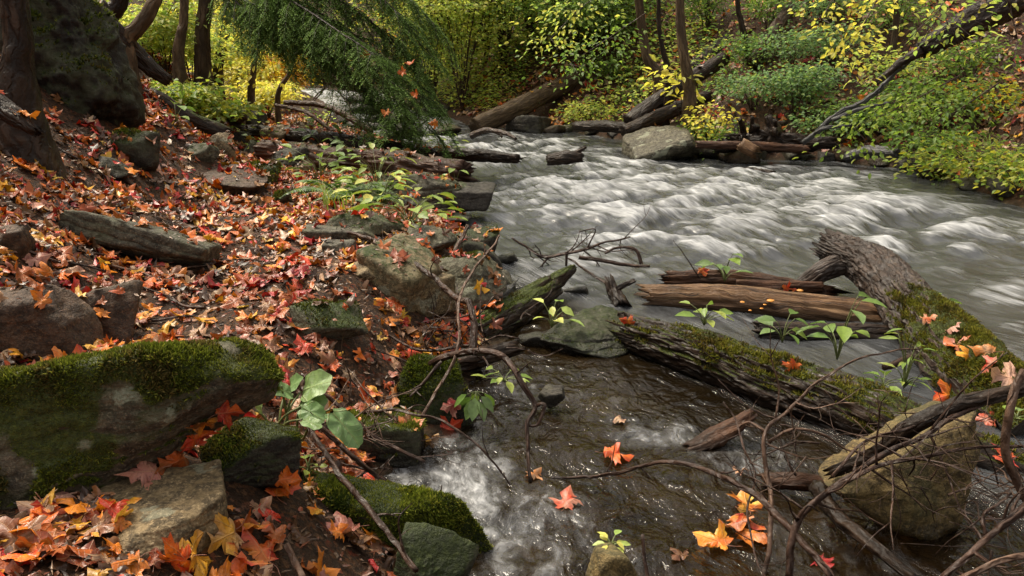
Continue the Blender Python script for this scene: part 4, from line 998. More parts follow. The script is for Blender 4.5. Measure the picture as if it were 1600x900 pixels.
tangle('dead twigs and stalks under the big green leaved plant', at(505, 680, 2.6), 30, 4, np.array([.12, .08, .05]), .32, .0045, mat='twig_pale')
tangle('dead twigs lying on the leaves beside the broken log', at(665, 545, 3.7), 26, 5, np.array([.25, .2, .03]), .4, .006)
stick('water_branch', 'black crooked branch with drooping twigs standing in the stream', [(800, 372), (845, 400), (880, 398), (918, 388), (940, 380), (985, 370)], [5.7, 5.65, 5.6, 5.6, 5.6, 5.6], [.006, .010, .012, .008, .005], seed=20, twigs=12, tl=.3, tr=.006, up=-.2, spread=.8,
      forks=[([(886, 396), (884, 420), (872, 440)], [5.6, 5.6, 5.6], [.010, .005], 4), ([(860, 400), (848, 415), (850, 425)], [5.65, 5.6, 5.6], [.008, .004], 4), ([(918, 388), (930, 360), (905, 362)], [5.6, 5.6, 5.6], [.006, .003], 2)])
stick('water_branch', 'bent dark stick with a right angle elbow above the water', [(945, 396), (962, 388), (990, 389), (1002, 412)], [5.4, 5.4, 5.4, 5.35], [.007, .009, .012], seed=21)
stick('water_branch', 'thin straight stick slanting into the shallows by a small stump', [(888, 404), (930, 432), (968, 456)], [5.3, 5.1, 4.95], [.006, .008, .010], seed=22, twigs=1)
log('stump', 'small dark broken snag in the shallows left of the split log', [(952, 440), (960, 458), (972, 478)], [4.9, 4.85, 4.75], [.022, .03, .04], 'bark_wet', seed=33, nseg=22, step=.015, forks=[([(958, 456), (975, 446), (992, 438)], [4.85, 4.85, 4.85], [.012, .006])], cat='stump')
stick('water_branch', 'low dark stick lying on the water beyond the elbow stick', [(905, 402), (960, 412), (1015, 416)], [5.35, 5.3, 5.25], [.014, .012, .008], seed=23)
stick('far_branch', 'black branch with curved prongs lying in the far rapids', [(738, 212), (752, 206), (768, 204), (790, 208), (806, 217)], [13, 12.8, 12.6, 12.4, 12.2], [.05, .04, .035, .02], seed=24, forks=[([(768, 204), (782, 210), (784, 214)], [12.6, 12.6, 12.5], [.03, .015], 0)], mat='twig')
stick('dead_branch', 'curved grey dead branch overhanging the far cascades', [(445, 160), (500, 164), (540, 180), (580, 206)], [11.5, 11.3, 11.1, 10.9], [.03, .035, .04, .04], seed=25, twigs=4, tl=.5, tr=.012, mat='twig_pale', forks=[([(430, 164), (478, 176), (520, 205)], [11.2, 11, 10.8], [.02, .025], 2)])
stick('stick', 'smooth reddish stick in the leaf litter at the bottom left', [(128, 798), (150, 840), (182, 900)], [1.95, 1.85, 1.72], [.012, .013, .012], mat='twig_pale', seed=26, nseg=12)
stick('stick', 'short reddish stick end at the bottom edge in the brown litter', [(448, 852), (458, 872), (474, 905)], [1.85, 1.82, 1.75], [.012, .013], mat='twig_pale', seed=27, nseg=12)
stick('stick', 'thin dark stick leaning on the face of the big mossy boulder', [(306, 564), (332, 596), (362, 634)], [2.42, 2.36, 2.32], [.007, .009], seed=28)
stick('stick', 'upright stick end at the bottom edge right of the olive rock', [(1004, 835), (1008, 870), (1014, 910)], [1.98, 1.95, 1.92], [.007, .008], seed=29)
stick('twig', 'tiny upright budded twig in the eddy behind two dark red leaves', [(690, 758), (688, 775), (684, 792)], [2.6, 2.58, 2.56], [.003, .004], seed=30, twigs=5, tl=.035, tr=.002)
stick('thin_branch', 'thin pale upright twig in front of the large angular boulder', [(752, 300 + 145), (752, 500), (754, 520)], [3.9, 3.8, 3.75], [.004, .004], mat='twig_pale', seed=31)
stick('thin_branch', 'pale stick propped between the stones beside the angular boulder', [(731, 352), (716, 380), (700, 412)], [4.9, 4.8, 4.7], [.010, .012], mat='twig_pale', seed=32)
stick('thin_branch', 'dark crooked twig lying on the leaves left of the squared block', [(575, 420), (600, 432), (612, 452), (590, 480), (598, 510)], [4.3, 4.2, 4.1, 3.95, 3.8], [.008, .010, .007], seed=33, twigs=4, tl=.2)
stick('thin_branch', 'dark twig running through the leaves above the forked branch', [(600, 520), (650, 548), (700, 545), (735, 540)], [3.6, 3.5, 3.45, 3.4], [.008, .010, .010], seed=34, twigs=5, tl=.25)
stick('thin_branch', 'thin arching weed stem over the water behind the split log', [(1052, 375), (1075, 405), (1095, 436)], [5.1, 5.1, 5.1], [.002, .004], seed=35)
stick('thin_branch', 'short grey broken branch poking out of the leaning trunk', [(1382, 574), (1405, 566), (1422, 560)], [3.55, 3.6, 3.65], [.022, .025], seed=36, nseg=12)
g = np.random.default_rng(77)
for i in range(34):
    px, py = g.uniform(40, 640), g.uniform(210, 520)
    p = ground(px, py)
    if p[2] < .12 or p[1] > 9: continue
    L = g.uniform(.15, .5); a = g.uniform(0, PI)
    pts = []
    for t in np.linspace(-.5, .5, 5):
        x, y = p[0] + math.cos(a) * L * t + g.normal() * .012, p[1] + math.sin(a) * L * t + g.normal() * .012
        pts.append([x, y, float(height(np.array([x]), np.array([y]))[0]) + g.uniform(.01, .03)])
    V, F_, uv = tube(np.array(pts), np.linspace(.007, .003, 5) * g.uniform(.6, 1.4), 7, .03, seed=i)
    put('twig', V, F_, uv, ['twig', 'twig_pale'][i % 2], 'short dead twig lying in the leaf litter of the left bank', 'twig', 'dead twigs in the leaf litter of the left bank', solid=False)
# ------------------------------------------------------------------ trees, shrubs, plants
def zg(x, y): return float(height(np.array([x]), np.array([y]))[0])
PAL = dict(
    bank=[(.22, .32, .06), (.30, .36, .05), (.45, .42, .05), (.16, .25, .05), (.36, .38, .10)],
    yellowgreen=[(.48, .54, .13), (.40, .49, .12), (.56, .58, .14), (.30, .42, .10), (.60, .56, .12)],
    yellow=[(.70, .60, .10), (.62, .58, .11), (.74, .62, .12), (.54, .56, .12)],
    green=[(.15, .24, .045), (.11, .19, .04), (.20, .29, .045), (.16, .24, .08)],
    bluegreen=[(.17, .28, .12), (.13, .23, .10), (.22, .33, .15), (.25, .33, .10)],
    dark=[(.03, .055, .016), (.045, .07, .02), (.025, .045, .014)],
    mixed=[(.16, .23, .04), (.26, .31, .045), (.36, .36, .04), (.45, .37, .035), (.5, .22, .025)],
    gold=[(.66, .34, .022), (.60, .45, .03), (.56, .24, .022), (.52, .45, .035)],
)
PAL['bigleaf'] = [(.17, .27, .085), (.14, .24, .08), (.21, .31, .11), (.16, .26, .10)]
PAL['limegreen'] = [(.22, .30, .05), (.17, .26, .045), (.28, .33, .06)]
PAL['fern'] = [(.085, .16, .03), (.12, .20, .03), (.07, .12, .03)]
def pal(name, n, g, var=.25):
    c = np.array(PAL[name]); return c[g.integers(0, len(c), n)] * g.uniform(1 - var, 1 + var, (n, 1))

def leaves_along(pts, g, n, size, spread, flat=.35, up=.75):
    """leaf positions scattered round a branch line, in flat layers"""
    P, _ = resample(np.asarray(pts), np.ones(len(pts)), .05)
    t = g.beta(1.6, 1.0, n); i = (t * (len(P) - 1)).astype(int)
    off = g.normal(size=(n, 3)) * np.array([spread, spread, spread * flat])
    pos = P[i] + off
    d = norm(off * [1, 1, .3] + norm(np.gradient(P, axis=0))[i] * spread * .6 + np.array([0, 0, -.25 * spread]) + g.normal(size=(n, 3)) * .3 * spread)
    nn = norm(np.array([0, 0, up]) + g.normal(size=(n, 3)) * .45)
    return pos, d, nn

def tree(name, label, px, r, h, palette, seed, mat='trunk', crown=1600, leaf=.10, nl=9, base=None, lean=(0, 0), low=.42, group=None, cat='tree', moss=0.0, flare=1.5, Y=None, crown_r=1.0):
    g = np.random.default_rng(seed + 400)
    b0 = ground(*px[0]) if Y is None else at(*px[0], Y)
    P = [np.array([b0[0], b0[1], min(b0[2], zg(b0[0], b0[1])) - .2])] + ([b0] if Y is not None and zg(b0[0], b0[1]) < b0[2] - .1 else []) + [at(x, y, b0[1] + .02 * k) for k, (x, y) in enumerate(px[1:])]
    top = P[-1]; d = norm(P[-1] - P[-2] + np.array([0, 0, .3]))
    n = 6
    for k in range(n):
        d = norm(d + np.array([lean[0], lean[1], .25]) * .4 + g.normal(size=3) * .05)
        top = top + d * (h - (P[len(px) - 1][2] - b0[2])) / n; P.append(top)
    P = np.array(P); rr = np.linspace(1, .28, len(P)) * r; rr[:2] *= np.array([flare, 1 + (flare - 1) * .35])
    parts = [tube(P, rr, 26, .08, bark=r * .09, bfreq=(4, 4), lump=.14, seed=seed)]
    lp, ld, ln = [], [], []; crown = int(crown * .30)
    Q, R = resample(P, rr, .05)
    for k in range(nl):
        i = int((low + (1 - low) * (k + g.random()) / nl) * (len(Q) - 1)); a = g.uniform(0, 2 * PI)
        dd = norm(np.array([math.cos(a), math.sin(a), g.uniform(.05, .55)])); L = h * g.uniform(.16, .34) * crown_r
        pts = [Q[i], Q[i] + dd * L * .35, Q[i] + dd * L * .7 + [0, 0, L * .08], Q[i] + dd * L + [0, 0, L * .04]]
        parts.append(tube(pts, np.linspace(R[i] * .45, .008, 4), 8, .12, seed=seed + k))
        for j in range(3):
            d2 = norm(dd + g.normal(size=3) * [.8, .8, .35]); s = np.array(pts[1 + j % 3]); q = [s, s + d2 * L * .25, s + d2 * L * .45]
            parts.append(tube(q, [.014, .009, .004], 5, .1)); a_, b_, c_ = leaves_along(q, g, crown // (nl * 4), leaf, L * .16); lp.append(a_); ld.append(b_); ln.append(c_)
        a_, b_, c_ = leaves_along(pts, g, crown // (nl * 4), leaf, L * .18); lp.append(a_); ld.append(b_); ln.append(c_)
    V, F_, uv = join(parts)
    e = empty(name, b0); tag(e, label, cat, group)
    put('trunk', V, F_, uv, mat, parent=e, moss=moss, seed=seed, solid=False)
    if crown:
        lp, ld, ln = np.vstack(lp), np.vstack(ld), np.vstack(ln); m = len(lp)
        V, T, C, U = leaf_mesh(lp - b0, ld, ln, leaf * g.uniform(.6, 1.3, m), leaf * .62 * g.uniform(.7, 1.2, m), pal(palette, m, g))
        link('crown', mesh_np('crown', V, T, uv=U, col=C, mat=M['foliage'], smooth=False), e)
    return e

def shrub(name, label, b0, h, spread, palette, seed, n=900, leaf=.06, stems=6, flat=.3, group=None, cat='shrub', width=.62, shape=4, mat='foliage', arch=.5, stem_r=.008, lean=(0, 0), lpal=None, spread_leaf=.16):
    g = np.random.default_rng(seed + 900); b0 = np.asarray(b0, float)
    parts, lp, ld, ln = [], [], [], []
    per = max(6, n // (stems * 4))
    for k in range(stems):
        a = 2 * PI * (k + g.random()) / stems; L = h * g.uniform(.7, 1.1)
        o_ = np.array([math.cos(a), math.sin(a), 0]) * spread * g.uniform(.3, 1) + np.array([lean[0], lean[1], 0])
        pts = [b0 + [0, 0, -.04], b0 + o_ * .25 + [0, 0, L * .45], b0 + o_ * .65 + [0, 0, L * .85], b0 + o_ + [0, 0, L * (1 - arch * .35)]]
        parts.append(tube(pts, np.linspace(stem_r, stem_r * .35, 4), 6, .08))
        for j in range(3):
            s = np.array(pts[1]) + (np.array(pts[3]) - np.array(pts[1])) * g.random() if j else np.array(pts[2])
            d2 = norm(np.array([g.normal(), g.normal(), g.uniform(-.1, .35)])); l2 = spread * g.uniform(.3, .6)
            q = [s, s + d2 * l2 * .5, s + d2 * l2 + [0, 0, -.08 * l2]]
            parts.append(tube(q, [stem_r * .5, stem_r * .35, stem_r * .2], 5, .06))
            a_, b_, c_ = leaves_along(q, g, per, leaf, spread * spread_leaf, flat); lp.append(a_); ld.append(b_); ln.append(c_)
        a_, b_, c_ = leaves_along(pts[1:] if h < 1.5 else pts[0:], g, per if h < 1.5 else per * 2, leaf, spread * spread_leaf, flat); lp.append(a_); ld.append(b_); ln.append(c_)
    V, F_, uv = join(parts); e = empty(name, b0); tag(e, label, cat, group)
    link('stem', mesh_np('stem', V - b0, F_, uv=uv, mat=M['twig']), e)
    lp, ld, ln = np.vstack(lp), np.vstack(ld), np.vstack(ln); m = len(lp)
    V, T, C, U = leaf_mesh(lp - b0, ld, ln, leaf * g.uniform(.6, 1.25, m), leaf * width * g.uniform(.8, 1.2, m), pal(palette, m, g), shape=shape)
    link('foliage', mesh_np('foliage', V, T, uv=U, col=C, mat=M[mat], smooth=False), e)
    return e

# --- trunks on the left
tree('big_tree', 'dark ridged trunk of a large tree at the left picture edge', [(28, 172), (27, 90), (24, 10)], .085, 9, 'mixed', 1, 'bark_wet', crown=900, Y=4.6, flare=2.4, low=.6, moss=.3)
tree('curved_tree', 'curved trunk bending up and right from the upper left slope', [(196, 72), (214, 45), (236, 12), (246, -40)], .072, 9, 'yellowgreen', 2, 'trunk_warm', crown=1400, Y=7.6, flare=1.4, low=.55)
tree('curved_tree', 'dark trunk beside the curved trunk leaning out of the upper left slope', [(160, 40), (176, 18), (192, -20)], .085, 8, 'mixed', 3, 'bark_wet', crown=1100, Y=7.9, low=.6)
tree('forest_tree', 'slim trunk left of the hemlock trunk on the yellow lit slope', [(279, 95), (283, 50), (288, 8)], .058, 11, 'yellow', 4, 'trunk_warm', crown=1500, Y=9.6, low=.5)
tree('forest_tree', 'thin pair trunk standing at the far left bank in front of yellow leaves', [(392, 152), (396, 110), (398, 60), (398, 10)], .045, 9, 'yellow', 5, 'trunk_warm', crown=1000, Y=11.8, low=.5)
tree('forest_tree', 'dark trunk between the slim trunk and the thin pair in the left wood', [(340, 110), (352, 60), (356, 10)], .06, 10, 'yellowgreen', 6, 'trunk', crown=1200, Y=11.6, low=.45)
tree('forest_tree', 'thin leaning sapling with a bend below the hemlock boughs', [(434, 150), (452, 115), (462, 85), (478, 74)], .032, 4.5, 'yellow', 7, 'trunk_warm', crown=300, Y=12.0, low=.6)
# --- trunks on the right
tree('forest_tree', 'reddish brown trunk leaning left on the right slope', [(1030, 128), (1016, 100), (1008, 75), (1000, 20)], .085, 11, 'green', 8, 'trunk_warm', crown=1500, low=.5, Y=13.2)
tree('forest_tree', 'straight reddish trunk standing at the log pair on the right slope', [(1078, 150), (1070, 95), (1064, 45), (1062, 0)], .075, 12, 'yellowgreen', 9, 'trunk_warm', crown=1500, Y=11.8, low=.5, flare=1.7)
tree('forest_tree', 'thin dark trunk between the two reddish trunks on the right slope', [(1044, 120), (1036, 80), (1030, 45), (1029, 0)], .038, 9, 'green', 10, 'bark_wet', crown=700, Y=12.6, low=.5)
tree('forest_tree', 'thin dark crooked trunk right of the straight reddish trunk', [(1178, 92), (1164, 60), (1157, 30), (1152, 0)], .045, 9, 'yellowgreen', 11, 'bark_wet', crown=800, Y=13.8, low=.5)
tree('forest_tree', 'dark trunk above the fallen far trunk in the yellow green leaves', [(838, 98), (832, 60), (824, 12)], .10, 11, 'yellowgreen', 12, 'bark_wet', crown=1600, Y=17.5, low=.4)
tree('forest_tree', 'short dark trunk in the yellow green leaves left of the fallen far trunk', [(792, 120), (786, 90), (780, 40), (778, 0)], .07, 10, 'yellowgreen', 13, 'bark_wet', crown=1600, Y=18.0, low=.35)
tree('forest_tree', 'distant slanting trunk in the gap at the head of the gorge', [(644, 62), (636, 30), (630, 0)], .09, 12, 'mixed', 14, 'trunk', crown=1500, Y=23, low=.3)
tree('forest_tree', 'distant dark trunk just right of the gap at the head of the gorge', [(682, 60), (678, 30), (676, 0)], .09, 12, 'yellowgreen', 15, 'bark_wet', crown=1500, Y=24, low=.3)

thin = [(602, 70, 19), (618, 90, 21), (660, 80, 22), (704, 95, 20), (742, 100, 19.5), (765, 85, 20.5), (905, 85, 17.5), (940, 75, 17), (978, 60, 16.5), (1112, 60, 15.5), (1258, 45, 14), (1312, 30, 13.5), (1400, 40, 12.5), (365, 100, 18), (425, 105, 19), (268, 80, 17)]
gt = np.random.default_rng(5)
for i, (px, py, Yd) in enumerate(thin):
    tree('slender_tree', 'slender bare trunk standing in the far wood', [(px, py), (px + gt.normal() * 6, py - 45), (px + gt.normal() * 10, py - 110)], gt.uniform(.035, .07), gt.uniform(7, 11), ['yellowgreen', 'yellow', 'green'][i % 3], 300 + i, ['trunk', 'bark_wet', 'trunk_warm'][i % 3], crown=700, Y=Yd, low=.4, group='slender trunks in the far wood')
# --- hemlock: trunk on the left slope, long drooping boughs to the right
def hemlock():
    g = np.random.default_rng(21)
    b0 = at(312, 108, 10.2); b0[2] = min(b0[2], zg(b0[0], b0[1]))
    e = empty('hemlock_tree', b0); tag(e, 'dark green hemlock whose drooping boughs hang over the left bank', 'tree')
    P = [b0 + [0, 0, -.3], at(316, 60, 10.2), at(322, 5, 10.2), at(326, -80, 10.2), at(330, -250, 10.3), at(330, -600, 10.5), at(328, -1100, 10.8)]
    V, F_, uv = tube(P, [.12, .08, .075, .07, .06, .045, .02], 26, .06, bark=.01, bfreq=(5, 4), seed=5)
    put('trunk', V, F_, uv, 'trunk', parent=e, solid=False)
    def bough(pts, n2, seed, dens=1.0, col=0):
        g = np.random.default_rng(seed)
        Q, R = resample(np.array(pts), np.linspace(.030, .005, len(pts)), .04)
        parts = [tube(pts, np.linspace(.018, .003, len(pts)), 7, .08)]
        T = norm(np.gradient(Q, axis=0)); pos, dr, nn, sz, cc = [], [], [], [], []
        for k in range(int(n2 * 1.7)):
            i = int((.18 + .82 * (k + g.random()) / (n2 * 1.7)) * (len(Q) - 1)); sgn = 1 if k % 2 else -1
            side = norm(np.cross(T[i], [0, 0, 1])) * sgn; L = g.uniform(.35, .75) * (1.15 - .6 * i / len(Q))
            d = norm(side * g.uniform(.5, 1) + T[i] * .7 + np.array([0, 0, g.uniform(-.55, .05)]))
            q = [Q[i], Q[i] + d * L * .5, Q[i] + d * L + np.array([0, 0, -.30 * L])]
            parts.append(tube(q, [.006, .004, .002], 5, .1))
            S, _ = resample(np.array(q), np.ones(3), .02); tS = norm(np.gradient(S, axis=0))
            for j in range(len(S)):                          # flat sprays of third order twigs with needles
                for s2 in (-1, 1):
                    if g.random() > .70 * dens: continue
                    sd = norm(np.cross(tS[j], [0, 0, 1])) * s2
                    l3 = g.uniform(.06, .17) * (1.1 - .6 * j / len(S)); dd = norm(sd + tS[j] * .8 + np.array([0, 0, -.35]) + g.normal(size=3) * .15)
                    m = max(3, int(l3 / .012)); t = np.linspace(0, 1, m)[:, None]
                    pp = S[j] + dd * l3 * t + np.array([0, 0, -.25 * l3]) * t * t
                    for s3 in (-1, 1):
                        ns = norm(np.cross(dd, [0, 0, 1])) * s3
                        pos.append(pp); dr.append(norm(ns + dd * .5 + g.normal(size=(m, 3)) * .25)); nn.append(np.tile([0, 0, 1.0], (m, 1)) + g.normal(size=(m, 3)) * .3)
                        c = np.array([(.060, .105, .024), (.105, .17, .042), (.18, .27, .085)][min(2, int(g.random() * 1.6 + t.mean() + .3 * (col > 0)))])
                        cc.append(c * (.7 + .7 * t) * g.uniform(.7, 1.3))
        V, F_, uv = join(parts)
        br = put('bough', V, F_, uv, 'bark_wet', parent=e, solid=False)
        pos, dr, nn, cc = map(np.vstack, (pos, dr, nn, cc)); m = len(pos)
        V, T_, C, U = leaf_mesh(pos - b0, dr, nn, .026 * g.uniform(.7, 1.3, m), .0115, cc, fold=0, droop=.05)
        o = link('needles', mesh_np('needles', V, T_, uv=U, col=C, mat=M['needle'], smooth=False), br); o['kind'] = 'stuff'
    B = [([(326, -40), (410, -10), (495, 20), (580, 75), (655, 150), (672, 210)], (10.1, 8.6), 30),
         ([(326, -70), (420, -40), (520, -5), (610, 60), (650, 120), (664, 165)], (10.1, 8.9), 30),
         ([(326, -20), (380, 0), (430, 25), (500, 70), (560, 130), (600, 200)], (10.1, 8.8), 28),
         ([(326, -100), (450, -80), (560, -30), (630, 30), (668, 90)], (10.1, 9.2), 26),
         ([(326, -10), (370, 10), (420, 45), (470, 70), (520, 110)], (10.1, 9.5), 22),
         ([(326, -60), (400, -30), (470, 10), (530, 50), (590, 95), (630, 185)], (10.1, 8.3), 28),
         ([(326, -120), (440, -90), (540, -60), (620, -20), (690, 50)], (10.2, 9.8), 22),
         ([(326, -30), (420, 5), (500, 45), (560, 95), (610, 160), (640, 215)], (10.2, 9.2), 28),
         ([(326, -50), (350, -20), (375, 10), (410, 40), (420, 60)], (10.1, 9.6), 16),
         ([(326, -80), (260, -60), (190, -50)], (10.2, 10.5), 12)]
    for k, (px, Yd, n2) in enumerate(B): bough(pxpath(px, Yd), n2, 60 + k, 1.0, k % 3)
hemlock()

# --- leafy masses beyond the water
yg = [(676, 172, 3.6), (722, 172, 3.2), (790, 100, 3.0), (875, 55, 2.6), (655, 155, 3.8), (880, 78, 3.2), (705, 130, 4.0), (760, 95, 3.8), (640, 120, 4.5), (930, 95, 1.3)]
yg_l = ['yellow green leafy bush at the head of the gorge, nearest the hemlock boughs', 'yellow green leafy bush directly above the foot of the fallen far trunk', 'yellow green leafy bush above the middle of the fallen far trunk', 'yellow green leafy bush around the dark trunk above the fallen far trunk',
        'yellow green leafy bush behind the lowest hemlock tips', 'yellow green leafy bush above the upper end of the fallen far trunk', 'tall yellow green leafy bush behind the bush at the head of the gorge', 'tall yellow green leafy bush up the slope behind the short dark trunk',
        'tall distant yellow leafy bush in the gap at the head of the gorge', 'small light green bush at the upper end of the fallen far trunk']
for i, (px, py, h) in enumerate(yg):
    p = ground(px, py)
    shrub('leafy_bush', yg_l[i], p, h * p[1] / 17 * .95, 1.55, ['yellowgreen', 'yellowgreen', 'yellowgreen', 'yellowgreen', 'mixed', 'yellowgreen', 'yellowgreen', 'yellowgreen', 'gold', 'green'][i], 30 + i, n=4600, leaf=.082, stems=13, flat=.14, stem_r=.014, arch=.25, spread_leaf=.22)
rs = [(1100, 60, 1.5, 'green', 'green bush high on the right slope behind the straight reddish trunk'), (1290, 50, 1.2, 'bluegreen', 'bluish green bush near the top edge right of the pale leaning trunk'), (1400, 60, 1.0, 'green', 'green bush near the top edge behind the hanging yellow branch'), (960, 60, 2.0, 'yellowgreen', 'tall yellow green bush left of the reddish leaning trunk'), (1200, 55, 1.2, 'green', 'green bush behind the pale leaning trunk'), (1175, 172, .8, 'bluegreen', 'bluish green bush right of the straight reddish trunk'), (1240, 182, 1.0, 'bluegreen', 'bluish green bush in the middle of the right bank above the driftwood heap'), (1260, 165, .9, 'bluegreen', 'bluish green bush above the silvery dead branch'),
      (1230, 110, .9, 'bluegreen', 'bluish green bush high on the right slope beside the pale leaning trunk'), (1300, 100, .8, 'bluegreen', 'loose bluish bush on the upper right slope left of the root trunk'), (1175, 112, .8, 'green', 'green bush at the foot of the thin dark crooked trunk'),
      (945, 128, .6, 'green', 'light green bush on the slope right of the fallen far trunk'), (915, 190, .4, 'yellowgreen', 'yellow green bush low beside the foot of the slope log pair'), 
      (1370, 215, .7, 'green', 'low green leafy plant above the grey waterline log'), (1420, 190, .9, 'green', 'spreading green layered bush in the middle of the right hand slope'), (1480, 200, .8, 'green', 'spreading green layered bush nearest the right picture edge'),
      (1440, 245, .5, 'green', 'small green bank plant left of the yellow bank bush'), (1510, 135, .8, 'green', 'green bush below the big root trunk at upper right'), (1560, 180, .6, 'mixed', 'mixed green bush at the right picture edge on the slope'),
      (1530, 285, .6, 'bank', 'bright yellow green bush on the bank at the right picture edge'), (1475, 278, .34, 'bank', 'low yellow green plant overhanging the water at the right bank'), (1585, 300, .5, 'bank', 'yellow green leaves at the very right edge above the water'),
      (1395, 135, .7, 'yellowgreen', 'yellow green sprig bush across the silvery dead branch'), (1335, 205, .6, 'green', 'small green bush under the silvery dead branch'), (1290, 215, .45, 'bluegreen', 'small bluish bank plant beside the foot of the silvery dead branch'), (1125, 240, .5, 'green', 'dark little plant standing in front of the driftwood heap')]
for i, (px, py, h, pl, lb) in enumerate(rs):
    p = ground(px, py); near = px > 1340; h *= .62
    shrub('bank_shrub', lb, p, h, .62 if not near else .55 + .3 * h, pl, 60 + i, n=int(700 + 400 * h) if not near else int(420 + 420 * h), leaf=.062 if not near else .07, stems=9, flat=.75 if pl != 'bank' else .7, arch=.4 if pl != 'bank' else .35, stem_r=.007)
# overhanging yellow sprays at the top right and the bright sprig over the logs
def spray(name, label, pts, Y, n, leaf, palette, seed, spread=.12, width=.55, shape=8):
    g = np.random.default_rng(seed); P = pxpath(pts, Y)
    b0 = P[0]; e = empty(name, b0); tag(e, label, 'branch')
    parts = [tube(P, np.linspace(.009, .003, len(P)), 6, .05)]; lp, ld, ln = [], [], []
    for k in range(7):
        i = 1 + k % (len(P) - 1); d = norm(g.normal(size=3) * [1, .7, .4] + [0, 0, -.15]); q = [P[i], P[i] + d * .2, P[i] + d * .38 + [0, 0, -.05]]
        parts.append(tube(q, [.004, .003, .002], 5, .05)); a_, b_, c_ = leaves_along(q, g, n // 10, leaf, spread, .4); lp.append(a_); ld.append(b_); ln.append(c_)
    a_, b_, c_ = leaves_along(P, g, n // 3, leaf, spread, .4); lp.append(a_); ld.append(b_); ln.append(c_)
    V, F_, uv = join(parts); link('stem', mesh_np('stem', V - b0, F_, uv=uv, mat=M['twig']), e)
    lp, ld, ln = map(np.vstack, (lp, ld, ln)); m = len(lp)
    V, T, C, U = leaf_mesh(lp - b0, ld, ln, leaf * g.uniform(.7, 1.2, m), leaf * width, pal(palette, m, g), shape=shape)
    link('foliage', mesh_np('foliage', V, T, uv=U, col=C, mat=M['foliage'], smooth=False), e)
spray('leafy_branch', 'yellow leaved branch hanging into the top of the photo at right', [(1395, -60), (1370, 0), (1345, 45), (1320, 85)], (8.6, 8.2), 170, .072, 'yellow', 1, .12)
spray('leafy_branch', 'yellow leaved twig at the top edge beside the hanging yellow branch', [(1330, -50), (1300, 0), (1285, 30)], (8.8, 8.5), 80, .07, 'yellow', 2, .11)
spray('leafy_branch', 'few yellow green leaves at the top edge in front of the root trunk', [(1500, -60), (1475, 0), (1460, 25)], (7.6, 7.4), 50, .072, 'yellowgreen', 3, .12)
spray('leafy_branch', 'yellow green leaves at the top right corner', [(1570, -50), (1578, 10), (1590, 60)], (7.4, 7.2), 50, .072, 'yellowgreen', 4, .12)
spray('leafy_branch', 'maple twig with yellow leaves over the top of the fallen far trunk', [(960, -30), (900, 20), (860, 60)], (14, 13.6), 260, .085, 'yellowgreen', 5, .3)
spray('leafy_branch', 'green layered branch reaching left from the reddish leaning trunk', [(1010, 20), (950, 60), (890, 100)], (12.8, 12.4), 320, .075, 'green', 6, .28)
spray('leafy_branch', 'light yellow branch reaching down the left wood above the thin pair trunk', [(330, -40), (370, 30), (420, 80)], (11.5, 11.2), 260, .08, 'yellow', 7, .28)
spray('leafy_branch', 'light green layered branch spreading in front of the silvery dead branch', [(1500, 118), (1440, 150), (1385, 178), (1335, 200)], (9.5, 9.2), 300, .07, 'limegreen', 8, .16)
spray('leafy_branch', 'darker green layered branch below the root trunk at upper right', [(1560, 130), (1500, 170), (1440, 205)], (9.0, 8.8), 240, .07, 'green', 9, .17)
spray('leafy_branch', 'yellow green leaves hanging across the root trunk at upper right', [(1450, -40), (1475, 25), (1500, 70)], (9.0, 8.9), 130, .065, 'bank', 10, .16)
p = at(1070, 196, 11.9); shrub('yellow_sapling', 'bright yellow leaved sapling rising above the leaf strewn boulder', (p[0], p[1], zg(p[0], p[1])), 1.15, .30, 'yellow', 200, n=70, leaf=.135, stems=3, lean=(-.25, -.05), shape=8, flat=.5, width=.5, spread_leaf=.3)
p = at(1108, 205, 11.4); shrub('yellow_sapling', 'pale yellow leaved bush between the leaf strewn boulder and the driftwood heap', (p[0], p[1], zg(p[0], p[1])), .75, .5, 'yellow', 201, n=200, leaf=.085, stems=6, shape=8, flat=.4, width=.55)
# --- left wood: yellow lit undergrowth
lw = [(262, 118, .9, 'yellowgreen'), (300, 135, .8, 'yellowgreen'), (240, 92, .8, 'yellowgreen'), (345, 145, .9, 'yellow'), (385, 165, .8, 'yellow'), (425, 160, 1.0, 'green'), (420, 185, .5, 'yellow'), (285, 172, .35, 'bank'), (330, 195, .32, 'bank'), (455, 175, .8, 'gold'), (300, 80, 1.4, 'yellow'), (360, 110, 1.6, 'yellow'), (410, 120, 1.5, 'yellow'), (255, 60, 1.4, 'yellow')]
lw_l = ['yellow green bush below the curved trunk on the left slope', 'yellow green bush beneath the hemlock trunk', 'yellow green bush right beside the foot of the curved trunk', 'yellow bush to the right of the hemlock trunk', 'yellow bush at the foot of the thin pair trunk', 'green bush behind the leaning sapling on the left bank',
        'low yellow plant beside the long dark bank log', 'low green plant on the leafy slope below the yellow bushes', 'low green plant above the jumbled stones', 'golden bush below the curved grey dead branch', 'tall yellow bush behind the slim trunk', 'tall yellow bush between the dark trunk and the thin pair', 'tall yellow bush behind the thin pair trunk', 'tall yellow bush behind the curved trunk']
for i, (px, py, h, pl) in enumerate(lw):
    p = ground(px, py); shrub('undergrowth_bush', lw_l[i], p, h * max(.6, p[1] / 12), .45 + .35 * h, pl, 120 + i, n=int(700 + 700 * h), leaf=.08, stems=8, flat=.3, stem_r=.007)

